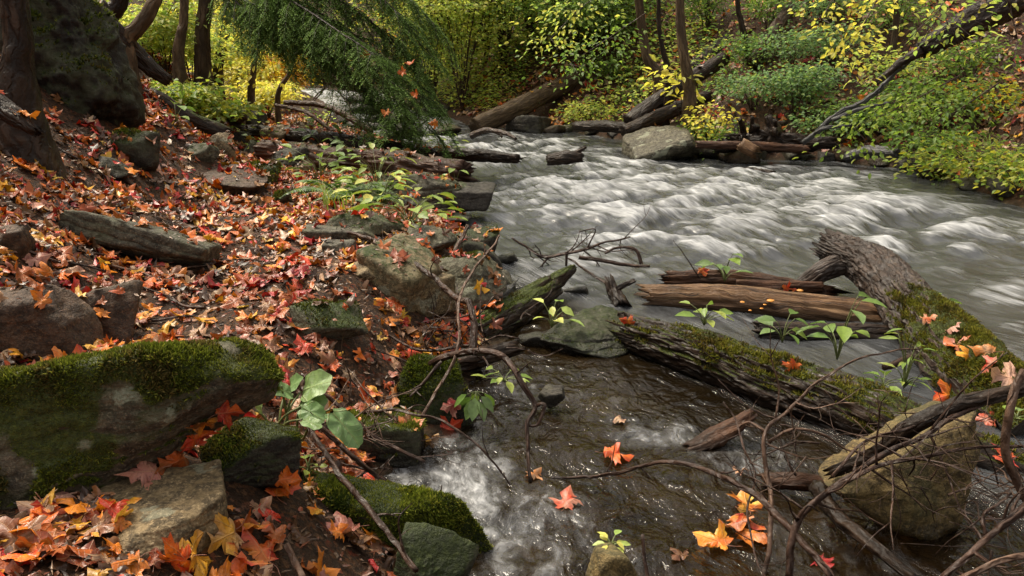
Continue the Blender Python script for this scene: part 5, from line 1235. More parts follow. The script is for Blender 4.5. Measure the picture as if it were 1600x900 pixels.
# --- near plants with leaves of their own
def plant(name, label, base, leaves, cat='plant', stem=.004, mat='herb', colr='green', group=None, width=.6, fold=.12, seed=0, droop=.25, crook=.3):
    """leaves: (point, direction, length[, width factor]); every leaf on its own stalk from the base"""
    g = np.random.default_rng(seed + 3); base = np.asarray(base, float)
    e = empty(name, base); tag(e, label, cat, group); parts = []
    for L in leaves:
        p, d, l = np.asarray(L[0], float), norm(L[1]), L[2]; wf = L[3] if len(L) > 3 else width
        mid = base * .45 + p * .55 + np.array([0, 0, crook * np.linalg.norm(p - base) * .3]); mid[:2] = base[:2] * .6 + p[:2] * .4
        parts.append(tube([base, mid, p], [stem, stem * .8, stem * .55], 6, .02))
        nrm = norm(np.array([0, 0, 1.0]) - d * d[2] + g.normal(size=3) * .25)
        V, T, C, U = leaf_mesh([p - base], [d], [nrm], l, l * wf, pal(colr, 1, g, .15), fold=fold, droop=droop, shape=8)
        link('leaf', mesh_np('leaf', V, T, uv=U, col=C, mat=M[mat]), e)
    V, F_, uv = join(parts); link('stem', mesh_np('stem', V - base, F_, uv=uv, mat=M['stem']), e)
    return e
def rnd_plant(name, label, base, n, h, spread, l, colr, seed, width=.55, group=None, up=.1, droop=.25, tiers=2, cat='plant', stem=.003):
    g = np.random.default_rng(seed); base = np.asarray(base, float); lv = []
    for k in range(n):
        a = 2 * PI * k * .382 + g.normal() * .3; t = (k % tiers + 1) / tiers
        o_ = np.array([math.cos(a), math.sin(a), 0]); p = base + o_ * spread * g.uniform(.25, .7) + [0, 0, h * t * g.uniform(.8, 1.1)]
        lv.append((p, o_ + [0, 0, up + g.normal() * .2], l * g.uniform(.7, 1.2)))
    return plant(name, label, base, lv, colr=colr, seed=seed, width=width, group=group, droop=droop, cat=cat, stem=stem)

B0 = at(440, 690, 2.42)
def round_leaf_plant():
    g = np.random.default_rng(8); e = empty('broadleaf_plant', B0); tag(e, 'broad leaved green plant with long pale stalks beside the big mossy boulder', 'plant'); parts = []
    spec = [((400, 640), (402, 600), 2.38, .062, 1.0), ((440, 603), (408, 578), 2.40, .10, .85), ((458, 615), (428, 606), 2.44, .075, .9), ((470, 612), (520, 590), 2.48, .115, .85), ((474, 622), (505, 632), 2.46, .085, .85),
            ((470, 635), (512, 660), 2.36, .085, .75), ((472, 655), (505, 668), 2.30, .07, .6), ((515, 640), (560, 690), 2.34, .135, .62), ((448, 610), (470, 590), 2.52, .08, .9)]
    for (a, b_, Yd, l, wf) in spec:
        p = at(*a, Yd); q = at(*b_, Yd - .05); d = norm(q - p); n_ = norm(np.array([.1, -.55, .85]) + g.normal(size=3) * .2)
        S = norm(np.cross(d, n_)); N = np.cross(S, d)
        # heart shaped blade: rings of an outline with crinkled edge
        th = np.linspace(0, 2 * PI, 40, endpoint=False)
        rad = .5 * (1 + .16 * np.cos(th) - .28 * np.exp(-((np.abs(th - PI)) / .35) ** 2)) * (1 + .03 * np.sin(th * 11))
        V = [np.zeros(3)]; U = [(0, .15)]
        for s in (.35, .7, 1.0):
            for t, r_ in zip(th, rad):
                y = .38 + np.cos(t) * r_ * s if s < 2 else 0; x = np.sin(t) * r_ * s * wf
                z = .18 * x * x * 2 - .30 * (y - .3) ** 2 + .03 * s * np.sin(t * 6 + 1) + .02 * np.sin(9 * x)
                V.append((d * y + S * x + N * z) * l * 1.1); U.append((x, y))
        V[0] = (d * .38) * l * 1.1
        V = np.array(V) + p; k = 40; i = np.arange(k); j = (i + 1) % k
        T = np.concatenate([np.stack([np.zeros(k, int), 1 + i, 1 + j], 1)] + [np.concatenate([np.stack([1 + k * m + i, 1 + k * m + k + i, 1 + k * m + k + j], 1), np.stack([1 + k * m + i, 1 + k * m + k + j, 1 + k * m + j], 1)]) for m in (0, 1)])
        C = pal('bigleaf', 1, g, .12)
        link('leaf', mesh_np('leaf', V - B0, T, uv=np.array(U), col=np.repeat(C, len(V), 0), mat=M['broadleaf']), e)
        base = B0 + g.normal(size=3) * [.025, .02, .005]
        parts.append(tube([base, base * .5 + p * .5 + [0, -.01, .03], p], [.0045, .004, .003], 7, .015))
    V, F_, uv = join(parts); link('stem', mesh_np('stem', V - B0, F_, uv=uv, mat=M['stem']), e)
round_leaf_plant()
def lowpx(px, py, Y): return at(px, py, Y)
rnd_plant('seedling', 'small green seedling at the left end of the mossy log', at(1100, 508, 3.85), 9, .10, .12, .085, 'limegreen', 1)
rnd_plant('seedling', 'green seedling with toothed leaves on the middle of the mossy log', at(1222, 535, 3.72), 7, .12, .10, .10, 'green', 2, width=.65)
rnd_plant('seedling', 'tall seedling with paired green leaves right of the middle of the mossy log', at(1308, 562, 3.62), 11, .28, .15, .105, 'green', 3, width=.6, tiers=3)
rnd_plant('seedling', 'thin seedling growing from the splintered log behind', at(1132, 440, 5.0), 8, .17, .12, .11, 'green', 4, tiers=3)
rnd_plant('weed', 'slender flowering weed with narrow leaves at the end of the mossy log', at(1412, 606, 3.25), 16, .24, .09, .065, 'limegreen', 5, width=.28, tiers=5)
rnd_plant('seedling', 'small green seedling on the side of the leaning log', at(1470, 482, 4.35), 7, .06, .12, .085, 'green', 6)
rnd_plant('seedling', 'low green seedling among the orange leaves on the mossy log', at(1380, 604, 3.3), 7, .04, .10, .085, 'green', 7)
rnd_plant('seedling', 'yellow leaved sprig hanging over the wet rock in the side pool', at(862, 512, 4.1), 9, .13, .13, .085, 'yellowgreen', 8)
rnd_plant('water_plant', 'green leafy sprig trailing in the pool beside the forked branch', at(788, 596, 3.28), 11, .03, .12, .06, 'limegreen', 9, up=.0)
rnd_plant('water_plant', 'drooping green weed hanging into the pool from the mossy bank rock', at(744, 612, 3.1), 9, -.03, .06, .085, 'green', 10, up=-1.1, droop=.1)
rnd_plant('seedling', 'tiny yellow green plant on the olive rock at the bottom edge', at(955, 855, 2.1), 9, .025, .05, .042, 'yellowgreen', 11)
rnd_plant('seedling', 'little round leaved plant between the green leaved plant and the bright moss cushion', at(482, 735, 2.3), 6, .03, .05, .028, 'limegreen', 12, width=.9)
rnd_plant('leafy_plant', 'pale yellow green plant beside the water below the layered boulder', ground(640, 352), 30, .20, .48, .13, 'limegreen', 13, width=.62, tiers=3)
rnd_plant('leafy_plant', 'second pale yellow plant left of the pale yellow green one', ground(598, 325), 24, .24, .4, .12, 'yellowgreen', 14, width=.55, tiers=3)
rnd_plant('leafy_plant', 'dark green leafy plant at the edge of the path by the rotten log', ground(500, 282), 26, .25, .45, .14, 'green', 15, width=.6, tiers=3)
rnd_plant('leafy_plant', 'green leafy plant growing over the rotten reddish log', ground(560, 265), 26, .32, .45, .12, 'green', 16, width=.55, tiers=3)
rnd_plant('leafy_plant', 'light green leafy plant with yellow leaves above the layered boulder', ground(590, 296), 30, .3, .4, .11, 'limegreen', 17, width=.5, tiers=3)
rnd_plant('seedling', 'small green sprig with a dangling leaf at the tip of the layered boulder', at(712, 300, 7.4), 8, .2, .12, .1, 'green', 18, tiers=3)
rnd_plant('leafy_plant', 'small leafy plant between the two bank logs at mid left', ground(505, 240), 20, .3, .35, .13, 'green', 19, tiers=3)
rnd_plant('leafy_plant', 'low plant with pale leaves behind the hanging hemlock tips', ground(690, 240), 24, .25, .5, .12, 'limegreen', 20, tiers=3)
rnd_plant('seedling', 'small green plant below the huge boulder at upper left', ground(142, 150), 18, .12, .3, .10, 'green', 21, width=.35, tiers=2)
rnd_plant('seedling', 'lone green seedling on the dark soil beyond the slope rock', ground(276, 195), 6, .16, .14, .10, 'green', 22, width=.8)
rnd_plant('seedling', 'round green leaf sprout at the right picture edge on the leaning log', at(1588, 655, 2.4), 4, .02, .04, .05, 'green', 23, width=.9)
def fern(label, base, n, L, seed):
    g = np.random.default_rng(seed); base = np.asarray(base, float); e = empty('fern', base); tag(e, label, 'fern')
    for k in range(n):
        a = 2 * PI * k / n + g.normal() * .25; o_ = np.array([math.cos(a), math.sin(a), 0]); l = L * g.uniform(.7, 1.15)
        t = np.linspace(0, 1, 26)[:, None]
        mid = base + o_ * l * t * .9 + np.array([0, 0, l]) * (.75 * t - .62 * t * t)
        T = norm(np.gradient(mid, axis=0)); S = norm(np.cross(T, [0, 0, 1])); w = (np.sin(np.clip(t * 1.05, 0, 1) ** .7 * PI) * .17 * l + .008)
        P = np.vstack([mid[2:], mid[2:]]); D = np.vstack([S[2:] + T[2:] * .35, -S[2:] + T[2:] * .35]); ll = np.concatenate([w[2:, 0]] * 2)
        V, F_, C, U = leaf_mesh(P - base, D, np.tile([0, 0, 1.0], (len(P), 1)) + .2 * g.normal(size=(len(P), 3)), ll, .030 * l / .5, pal('fern', len(P), g), fold=.05, droop=.2)
        V2, F2, u2 = tube(mid, np.linspace(.004, .001, 26), 5, .05)
        fr = link('frond', mesh_np('frond', V, F_, uv=U, col=C, mat=M['herb'], smooth=False), e)
        link('stalk', mesh_np('stalk', V2 - base, F2, uv=u2, mat=M['stem']), fr)
fern('green fern beside the path at the left of the pale yellow plants', ground(532, 312), 11, .50, 1)
fern('smaller green fern in front of the pale yellow plants', ground(568, 322), 9, .40, 2)
fern('fern at the foot of the rotten reddish log', ground(610, 285), 9, .4, 3)
def grass(label, base, n, L, seed, palette='limegreen'):
    g = np.random.default_rng(seed); base = np.asarray(base, float); parts = []
    P = base + g.normal(size=(n, 3)) * [.07, .07, 0]; a = g.uniform(0, 2 * PI, n); V, T, C = [], [], []
    off = 0
    for k in range(n):
        o_ = np.array([math.cos(a[k]), math.sin(a[k]), 0]); l = L * g.uniform(.5, 1.2); t = np.linspace(0, 1, 6)[:, None]
        m = P[k] + o_ * l * .6 * t * t + np.array([0, 0, l]) * (t - .45 * t * t); s = np.cross(o_, [0, 0, 1]) * .006 * (1 - t)
        V += [m - s, m + s]; i = np.arange(5) + off
        T.append(np.stack([i, i + 1, i + 7, i + 6], 1)); off += 12
        C.append(np.repeat(pal(palette, 1, g), 12, 0))
    V = np.vstack(V)
    o = link('grass_tuft', mesh_np('grass_tuft', V - base, np.concatenate(T), col=np.vstack(C), mat=M['herb'])); o.location = base
    tag(o, label, 'grass')
grass('grass tuft among the yellow leaves of the right edge bush', ground(1545, 255), 45, .6, 1, 'limegreen')
grass('grass tuft at the foot of the silvery dead branch', ground(1282, 232), 30, .4, 2, 'limegreen')
grass('thin grass tuft on the slope below the huge boulder at upper left', ground(150, 158), 30, .3, 3, 'green')
grass('grass tuft in front of the fern by the path', ground(520, 325), 30, .25, 4, 'limegreen')

# --- ground cover (nobody could count it) and the far wood
def cover(name, label, n, box, test, leaf, palettes, seed, hmax=.25, mat='foliage', sz=(.6, 1.3)):
    g = np.random.default_rng(seed); x = g.uniform(box[0], box[1], n * 4); y = g.uniform(box[2], box[3], n * 4)
    ok = test(x, y, g); x, y = x[ok][:n], y[ok][:n]; m = len(x)
    z = height(x, y); P = np.stack([x, y, z + g.random(m) ** 1.6 * hmax + .02], 1)
    a = g.uniform(0, 2 * PI, m); D = np.stack([np.cos(a), np.sin(a), g.normal(size=m) * .25 - .1], 1); N = np.tile([0, 0, 1.0], (m, 1)) + g.normal(size=(m, 3)) * .4
    sel = np.clip(((fbm(x * .5, y * .5, seed, 2) + .5) * len(palettes) + g.normal(size=m) * .5).astype(int), 0, len(palettes) - 1)
    C = np.zeros((m, 3))
    for k, p_ in enumerate(palettes): C[sel == k] = pal(p_, int((sel == k).sum()), g)
    V, T, C, U = leaf_mesh(P, D, N, leaf * g.uniform(*sz, m), leaf * .6 * g.uniform(*sz, m), C)
    o = link(name, mesh_np(name, V, T, uv=U, col=C, mat=M[mat], smooth=False)); tag(o, label, 'ground cover', kind='stuff')
def right_test(x, y, g):
    dl, dr = land(x, y); dens = ss(.0, .4, fbm(x * .9, y * .9, 3.1, 3) + .08 * (x > 3.5) + .2 * ss(2, 5, dr)); return (dr > .25) & (dr < 9) & (y > 5) & (g.random(len(x)) < dens)
def left_test(x, y, g):
    dl, dr = land(x, y); dens = ss(-.1, .4, fbm(x * .7, y * .7, 8.1, 3)); return (dl > .5) & (y > 8.3) & (g.random(len(x)) < dens * ss(7.6, 11, y))
cover('ground_cover', 'low leafy green ground cover on the right slope', 9500, (-1, 16, 6, 24), right_test, .075, ['green', 'bluegreen', 'green', 'yellowgreen'], 5, .30)
cover('ground_cover', 'yellow green ground cover in the left wood', 7000, (-12, -2.5, 8, 24), left_test, .07, ['yellowgreen', 'green', 'yellow'], 6, .25)
def mid_test(x, y, g):
    dl, dr = land(x, y); return (dr > .3) & (dr < 8) & (y > 13.2) & (x < 3.5) & ~((np.abs((y - 14.3) - (x + .6) * .85) < 1.0) & (y < 17))
cover('ground_cover', 'dense yellow green undergrowth on the far bank behind the fallen far trunk', 16000, (-6, 4, 13, 23), mid_test, .085, ['yellowgreen', 'yellowgreen', 'green', 'yellowgreen'], 9, .55)
def far_test(x, y, g):
    dl, dr = land(x, y); return (np.maximum(dl, dr) > .6) & ((y > 19) | (np.maximum(dl, dr) > 4.2) & (y > 12))
cover('far_wood', 'far leafy wood of yellow and green leaves filling the head of the gorge', 60000, (-24, 22, 12, 40), far_test, .16, ['yellowgreen', 'yellowgreen', 'yellow', 'yellowgreen', 'gold', 'mixed'], 7, 4.2)
# ------------------------------------------------------------------ fallen leaves
_V, _T, off = [], [], 0
_bare = []; _leafy = []
for _k, (v, t) in enumerate(SURF):
    if _k in LEAFY: _leafy.append((sum(len(q) for q in _T), sum(len(q) for q in _T) + len(t)))
    if _k in BARE: _bare.append((sum(len(q) for q in _T), sum(len(q) for q in _T) + len(t)))
    _V.append(v); _T.append(t + off); off += len(v)
_nG = len(SURF[0][1])
BV = BVHTree.FromPolygons(np.vstack(_V).tolist(), np.concatenate(_T).tolist())
def drop(x, y):
    h = BV.ray_cast(Vector((x, y, 8)), Vector((0, 0, -1)))
    return h
TH = [maple_template(k, _half, 2, .72) for k in range(10)]
TH2 = TH + [maple_template(40 + k, _oval, 2, .8) for k in range(7)]
TL = [maple_template(100 + k, _half_lo if k % 3 else _oval, 1, 1.1) for k in range(16)]

g = np.random.default_rng(31)
def scatter(n, xs, ys, test):
    P, N, S = [], [], []
    x = g.uniform(*xs, n); y = g.uniform(*ys, n)
    dl, dr = land(x, y); keep = test(x, y, dl, dr)
    for a, b_ in zip(x[keep], y[keep]):
        loc, nr, i, d = drop(a, b_)
        if loc is None or loc.z < .035: continue
        if nr.z < .2: continue
        rockhit = i >= _nG
        if i is not None and any(a0 <= i < a1 for a0, a1 in _bare): continue
        if rockhit and (g.random() > (1 if any(a0 <= i < a1 for a0, a1 in _leafy) else .16) or nr.z < .55): continue
        P.append(loc[:]); N.append(nr[:]); S.append(rockhit)
    return np.array(P), np.array(N), np.array(S)
_sp = ground(520, 815)
_pp = np.array([ground(*q)[:2] for q in [(480, 500), (430, 440), (395, 400), (365, 350), (345, 310), (335, 280)]])
_path = [_pp[i] + (_pp[i + 1] - _pp[i]) * t for i in range(5) for t in (0, .25, .5, .75)]
def left_keep(x, y, dl, dr):
    slope = np.interp(y, _XP[:, 0], _XP[:, 1]) - x
    d = (1 - .55 * ss(.1, 1.0, slope) * ss(3.2, 4.4, y)) * (1 - .75 * ss(6, 14, y)) * (.32 + .68 * ss(-.4, .15, fbm(x * 1.9, y * 1.9, 5, 3))) * (1 - .85 * np.exp(-(((x - _sp[0]) / .27) ** 2 + ((y - _sp[1]) / .22) ** 2)))
    pth = np.min([np.hypot(x - a_, y - b_) for a_, b_ in _path], axis=0)
    d = d * (1 - .6 * ss(.66, .30, pth)) * (1 - .35 * ss(2.5, 2.0, y))
    return (dl > .04) & (g.random(len(x)) < d)
P1, N1, S1 = scatter(165000, (-6.5, .6), (1.3, 15), left_keep)
def right_keep(x, y, dl, dr): return (dr > .1) & (g.random(len(x)) < .95 * ss(-.7, .2, fbm(x * .8, y * .8, 1, 3)))
P2, N2, S2 = scatter(26000, (-1, 13), (5.5, 20), right_keep)

def kinds_for(P, left):
    n = len(P)
    if left:
        cl = fbm(P[:, 0] * 1.3, P[:, 1] * 1.3, 2, 2)
        slope = ss(.2, 1.2, np.interp(P[:, 1], _XP[:, 0], _XP[:, 1]) - P[:, 0]) * ss(3, 4.5, P[:, 1])
        names = np.array(['red', 'orange', 'tan', 'brown', 'yellow', 'pink', 'rust'])
        base = np.array([.10, .18, .13, .36, .05, .03, .22]); out = []
        for c, s in zip(cl, slope):
            w = base + np.array([.13 * max(c, 0), .05 * max(-c, 0), 0, .16 * s, .05 * max(-c, 0), 0, 0]); out.append(names[g.choice(7, p=w / w.sum())])
        return np.array(out)
    return g.choice(['tan', 'brown', 'orange', 'pink', 'red', 'yellow'], n, p=[.30, .33, .20, .08, .05, .04])

def leaf_batch(P, N, kinds, size, tmpls, lift=.005, tilt=.28):
    n = len(P); yaw = g.uniform(0, 2 * PI, n); R = orient(N, yaw, tilt, g); C = leafcol(kinds, g, n)
    tv = g.integers(0, len(tmpls), n); Vs, Ts, Cs, Us, off = [], [], [], [], 0
    for k, (V, T, UV) in enumerate(tmpls):
        q = np.where(tv == k)[0]
        if not len(q): continue
        V = V - [0, .3, 0]
        W = np.einsum('nij,vj->nvi', R[q], V) * size[q][:, None, None]
        W = W + P[q][:, None] + N[q][:, None] * (lift + .012 * g.random(len(q))[:, None, None])
        m = len(V); Ts.append((T[None] + (off + np.arange(len(q)) * m)[:, None, None]).reshape(-1, 3)); off += len(q) * m
        Vs.append(W.reshape(-1, 3)); r = np.linalg.norm(UV - [0, .26], axis=1)
        edge = 1 + .25 * (r - .4)[None, :, None] * g.normal(size=(len(q), 1, 1)) + .06 * g.normal(size=(len(q), m, 1))
        Cs.append((C[q][:, None] * np.clip(edge, .4, 1.6)).reshape(-1, 3)); Us.append(np.tile(UV, (len(q), 1)))
    return np.vstack(Vs), np.concatenate(Ts), np.vstack(Cs), np.vstack(Us)

n = len(P1); k1 = kinds_for(P1, True)
sz1 = (.022 + .066 * g.random(n) ** 1.3) * (1 + .12 * ss(2.7, 2.0, P1[:, 1])) * np.where(k1 == 'brown', .85, 1.0)
# the largest visible ones become single leaves, the rest one mass
px, py, f = project(P1); app = sz1 * F / f
vis = (px > 8) & (px < 1592) & (py > 8) & (py < 892) & (f > 0) & (k1 != 'brown')
cand = np.argsort(-app * vis)
chosen = []
for i in cand:
    if len(chosen) >= 235 or not vis[i]: break
    d = Vector(CAM) - Vector(P1[i]); q = Vector(P1[i]) + Vector(N1[i]) * .02
    h = BV.ray_cast(q, d.normalized(), d.length - .03)
    if h[0] is None: chosen.append(i)
chosen = np.array(chosen); mask = np.zeros(n, bool); mask[chosen] = True
lo = ~mask
near = lo & (P1[:, 1] < 3.6)
V, T, C, U = leaf_batch(P1[near], N1[near], k1[near], sz1[near], TH2, tilt=.34)
V2, T2, C2, U2 = leaf_batch(P1[lo & ~near], N1[lo & ~near], k1[lo & ~near], sz1[lo & ~near], TL)
o = link('leaf_litter', mesh_np('leaf_litter', np.vstack([V, V2]), np.concatenate([T, T2 + len(V)]), uv=np.vstack([U, U2]), col=np.vstack([C, C2]), mat=M['litter']))
tag(o, 'mass of wet red orange and brown fallen leaves covering the left bank and path', 'leaf litter', kind='stuff')
k2 = kinds_for(P2, False)
V, T, C, U = leaf_batch(P2, N2, k2, g.uniform(.06, .13, len(P2)), TL)
o = link('leaf_litter', mesh_np('leaf_litter', V, T, uv=U, col=C * 1.1, mat=M['litter']))
tag(o, 'tan and brown fallen leaves covering the slope of the right bank', 'leaf litter', kind='stuff')
# brown crumbs, bits of leaf and bark between the leaves
def crumbs(n, ymax, smin, smax):
    x = g.uniform(-4.5, .4, n); y = 1.3 + (ymax - 1.3) * g.random(n) ** 1.5; dl, dr = land(x, y); ok = dl > .05; x, y = x[ok], y[ok]; m = len(x)
    P = []
    for a, b_ in zip(x, y):
        l, nr, i, d = drop(a, b_); P.append((l.x, l.y, l.z + .004) if l is not None and (i < _nG or g.random() < .2) and not any(a0 <= i < a1 for a0, a1 in _bare) and nr.z > .3 else (a, b_, -5))
    P = np.array(P); P = P[P[:, 2] > .03]; m = len(P)
    a = g.uniform(0, 2 * PI, m); D = np.stack([np.cos(a), np.sin(a), g.normal(size=m) * .3], 1); N = np.tile([0, 0, 1.0], (m, 1)) + g.normal(size=(m, 3)) * .35
    C = np.array([(.05, .024, .012), (.09, .04, .016), (.14, .07, .03), (.03, .018, .012), (.2, .12, .07), (.16, .05, .02)])[g.integers(0, 6, m)] * g.uniform(.6, 1.3, (m, 1))
    V, T, C, U = leaf_mesh(P, D, N, g.uniform(smin, smax, m), g.uniform(.3, .9, m) * smin * 1.1, C, droop=.1, fold=.1)
    return V, T, C, U
V, T, C, U = crumbs(26000, 5.5, .014, .04)
o = link('leaf_crumbs', mesh_np('leaf_crumbs', V, T, uv=U, col=C, mat=M['litter'], smooth=False)); tag(o, 'brown crumbs of rotted leaf and bark on the soil of the path', 'leaf litter', kind='stuff')

# single leaves: shared meshes per shape and colour
_lm = {}
def leaf_object(kind, shape, P, R, size, label, group=None, two=None):
    key = (kind, shape, two)
    if key not in _lm:
        V, T, UV = TH[shape]; V = V - [0, .3, 0]
        gg = np.random.default_rng(shape * 7 + len(kind)); c = np.array(LEAF_COL[kind][shape % len(LEAF_COL[kind])])
        c2 = np.array(LEAF_COL[two][shape % len(LEAF_COL[two])]) if two else c * np.array([.8, .6, .7])
        w = np.clip(.5 + fbm(UV[:, 0] * 2.2 + shape, UV[:, 1] * 2.2, 1.0, 2) * 1.2, 0, 1)[:, None]
        C = c * (1 - w) + c2 * w
        # stalk
        sv, sf, su = tube([V[1 + len(V) // 2 if False else 0] * 0 + np.array([0, -.3, V[len(V) // 2 + 1][2] * .3]), np.array([.03, -.5, .03]), np.array([.02 + .1 * gg.normal(), -.72, .06])], [.011, .009, .012], 5, .1)
        sq = np.concatenate([quads_to_tris(q) for q in sf])
        VV = np.vstack([V, sv]); CC = np.vstack([C, np.tile([.22, .08, .04], (len(sv), 1))]); UU = np.vstack([UV, su * 0 + [.3, .3]])
        _lm[key] = mesh_np('maple_leaf', VV, np.concatenate([T, sq + len(V)]), uv=UU, col=CC, mat=M['maple'])
    o = link('maple_leaf', _lm[key])
    m4 = Matrix([[*R[0] * size, P[0]], [*R[1] * size, P[1]], [*R[2] * size, P[2]], [0, 0, 0, 1]])
    o.matrix_world = m4
    return tag(o, label, 'leaf', group)
R = orient(N1[chosen], g.uniform(0, 2 * PI, len(chosen)), .26, g)
desc = dict(rust='rust brown maple leaf', red='red maple leaf', orange='orange maple leaf', yellow='yellow maple leaf', tan='pale tan maple leaf', pink='pinkish upturned maple leaf')
for j, i in enumerate(chosen):
    k = k1[i]; zone = 'in front of the big mossy boulder' if P1[i, 1] < 2.3 else 'among the leaves behind the big mossy boulder' if P1[i, 0] < -.9 else 'on the water side of the path'
    leaf_object(k, int(g.integers(0, 10)), P1[i] + N1[i] * .016, R[j], sz1[i] * 1.12, desc[k] + ' ' + zone, group=desc[k] + 's ' + zone, two=[None, None, 'orange', 'yellow'][int(g.integers(0, 4))] if k in ('red', 'orange') else None)

# the ones that stand out, each on what it lies on
HERO = [  # px, py, size in px, kind, second colour, label, water
    (428, 772, 84, 'red', 'orange', 'big bright red maple leaf lying right of the tan flat stone', 0), (345, 838, 92, 'yellow', 'tan', 'yellow tan maple leaf in front of the tan flat stone', 0), (532, 832, 84, 'pink', None, 'pale pink maple leaf below the bright moss cushion, left of a pair', 0),
    (588, 856, 88, 'pink', 'tan', 'pinkish maple leaf at the bottom edge, right of a pair', 0), (272, 874, 92, 'orange', 'red', 'orange red maple leaf at the bottom edge under the tan flat stone', 0), (402, 868, 100, 'orange', 'red', 'large orange red maple leaf at the bottom edge right of the yellow tan one', 0),
    (228, 748, 76, 'pink', None, 'pinkish upturned maple leaf between the mossy boulder and the tan flat stone', 0), (266, 718, 84, 'orange', 'brown', 'rusty orange maple leaf above the tan flat stone', 0), (304, 684, 70, 'red', 'orange', 'small red maple leaf at the foot of the mossy boulder', 0),
    (176, 792, 80, 'orange', 'yellow', 'orange yellow maple leaf left of the tan flat stone', 0), (76, 816, 86, 'orange', 'red', 'orange and red maple leaf in the bottom left corner', 0), (96, 784, 64, 'pink', None, 'pinkish leaf edge at the bottom left under the mossy boulder', 0),
    (318, 652, 70, 'orange', 'brown', 'dull orange maple leaf between the mossy boulder and the small dark rock', 0), (352, 640, 60, 'red', 'orange', 'red leaf where the stick meets the mossy boulder', 0), (450, 745, 54, 'orange', None, 'small orange leaf beside the bright moss cushion', 0),
    (402, 800, 56, 'tan', None, 'narrow tan leaf below the big bright red maple leaf', 0), (488, 765, 34, 'orange', 'brown', 'small round orange leaf on the bare soil', 0),
    (1292, 566, 46, 'tan', None, 'pale tan leaf leading the row of leaves on the mossy log', 0), (1250, 560, 54, 'orange', 'red', 'orange red leaf on the moss at the middle of the mossy log', 0), (1336, 580, 84, 'yellow', 'tan', 'large pale orange leaf on the mossy log', 0),
    (1405, 606, 88, 'orange', 'yellow', 'large orange leaf near the right end of the mossy log', 0), (1450, 620, 76, 'orange', None, 'orange curled leaf where mossy log and leaning log meet', 0), (1482, 622, 56, 'orange', 'red', 'smaller orange leaf beside the curled one at the right log end', 0),
    (1128, 508, 44, 'orange', 'red', 'orange leaf by the seedling at the left end of the mossy log', 0), (1084, 498, 34, 'pink', 'red', 'small pinkish red leaf at the very left of the mossy log top', 0), (1172, 520, 40, 'orange', 'tan', 'tan orange leaf left of the toothed seedling', 0), (1060, 492, 30, 'pink', None, 'tiny pale leaf on the broken end of the mossy log', 0),
    (1490, 517, 34, 'pink', None, 'small pale pink leaf on the moss of the leaning log', 0), (1494, 542, 48, 'orange', 'pink', 'orange pink leaf below the pale pink one on the leaning log', 0), (1540, 552, 46, 'tan', 'orange', 'tan leaf on the right part of the leaning log', 0), (1552, 572, 44, 'red', 'pink', 'dull red leaf on the right part of the leaning log', 0),
    (1572, 592, 60, 'pink', 'tan', 'large pale leaf at the right edge on the leaning log', 0), (1546, 662, 52, 'pink', 'red', 'pink leaf hanging above the triangular slab at the right edge', 0), (1570, 715, 44, 'red', 'orange', 'bright red leaf beside the knobbly hanging branch', 0), (1558, 808, 44, 'orange', 'tan', 'pale orange leaf caught in the lower right twigs', 0),
    (1098, 424, 26, 'red', 'orange', 'small bright red leaf on the splintered log', 0), (700, 668, 52, 'red', None, 'dark red leaf at the waterline of the mossy bank rock', 0), (706, 636, 48, 'red', 'pink', 'wine red leaf hanging on the mossy bank rock', 0), (640, 664, 54, 'tan', 'orange', 'tan curled leaf on the mossy bank rock', 0),
    (612, 570, 52, 'tan', None, 'tan dry leaf standing on the driftwood at the bank', 0), (618, 620, 56, 'orange', 'tan', 'curled orange tan leaf draped on the mossy bank rock', 0), (672, 690, 44, 'tan', 'yellow', 'narrow tan leaf just over the white eddy', 0),
    (652, 790, 50, 'red', 'brown', 'dark red leaf floating in the white eddy, left of a pair', 1), (682, 790, 46, 'red', 'brown', 'dark red leaf floating in the white eddy, right of a pair', 1), (962, 710, 66, 'orange', 'red', 'orange red leaf floating in the middle of the pool', 1), (834, 740, 40, 'orange', 'tan', 'pale orange leaf at the foot of the forked branch in the pool', 1),
    (884, 784, 60, 'pink', 'red', 'pinkish leaf half under the water of the pool', 1), (968, 655, 30, 'tan', None, 'small tan leaf drifting on the upper pool', 1), (1168, 784, 70, 'orange', 'yellow', 'orange leaf at the top of the leaf cluster in the runoff', 1), (1172, 812, 66, 'orange', 'red', 'red orange leaf in the middle of the leaf cluster in the runoff', 1),
    (1120, 846, 76, 'yellow', 'orange', 'yellow leaf at the lower left of the leaf cluster in the runoff', 1), (1176, 838, 70, 'orange', None, 'deep orange leaf at the lower right of the leaf cluster in the runoff', 1), (1150, 820, 64, 'pink', 'orange', 'pale leaf inside the leaf cluster in the runoff', 1), (1286, 876, 44, 'red', None, 'red leaf at the bottom edge by the long bowed branch', 1),
    (1240, 575, 40, 'orange', 'red', 'small orange leaf lying left of the pale tan leaf on the mossy log', 0), (1376, 600, 46, 'tan', 'orange', 'tan leaf tucked under the large orange leaf on the mossy log', 0), (1510, 560, 44, 'orange', 'yellow', 'bright orange leaf in the middle of the moss on the leaning log', 0), (1450, 500, 34, 'orange', 'tan', 'small orange leaf on the upper moss of the leaning log', 0), (1230, 452, 30, 'red', 'orange', 'small red leaf at the right end of the splintered log', 0), (985, 505, 34, 'orange', 'red', 'orange leaf between the wet cracked rock and the mossy log', 0), (870, 500, 36, 'orange', 'yellow', 'orange leaf beside the yellow sprig on the wet cracked rock', 0),
    (1160, 735, 34, 'tan', None, 'pale narrow leaf caught on the dark twisted twig', 1), (1062, 868, 40, 'brown', None, 'sunken brown leaf at the bottom of the pool', 1), (1330, 770, 44, 'red', 'brown', 'blurred red leaf under the runoff below the slab', 1)]
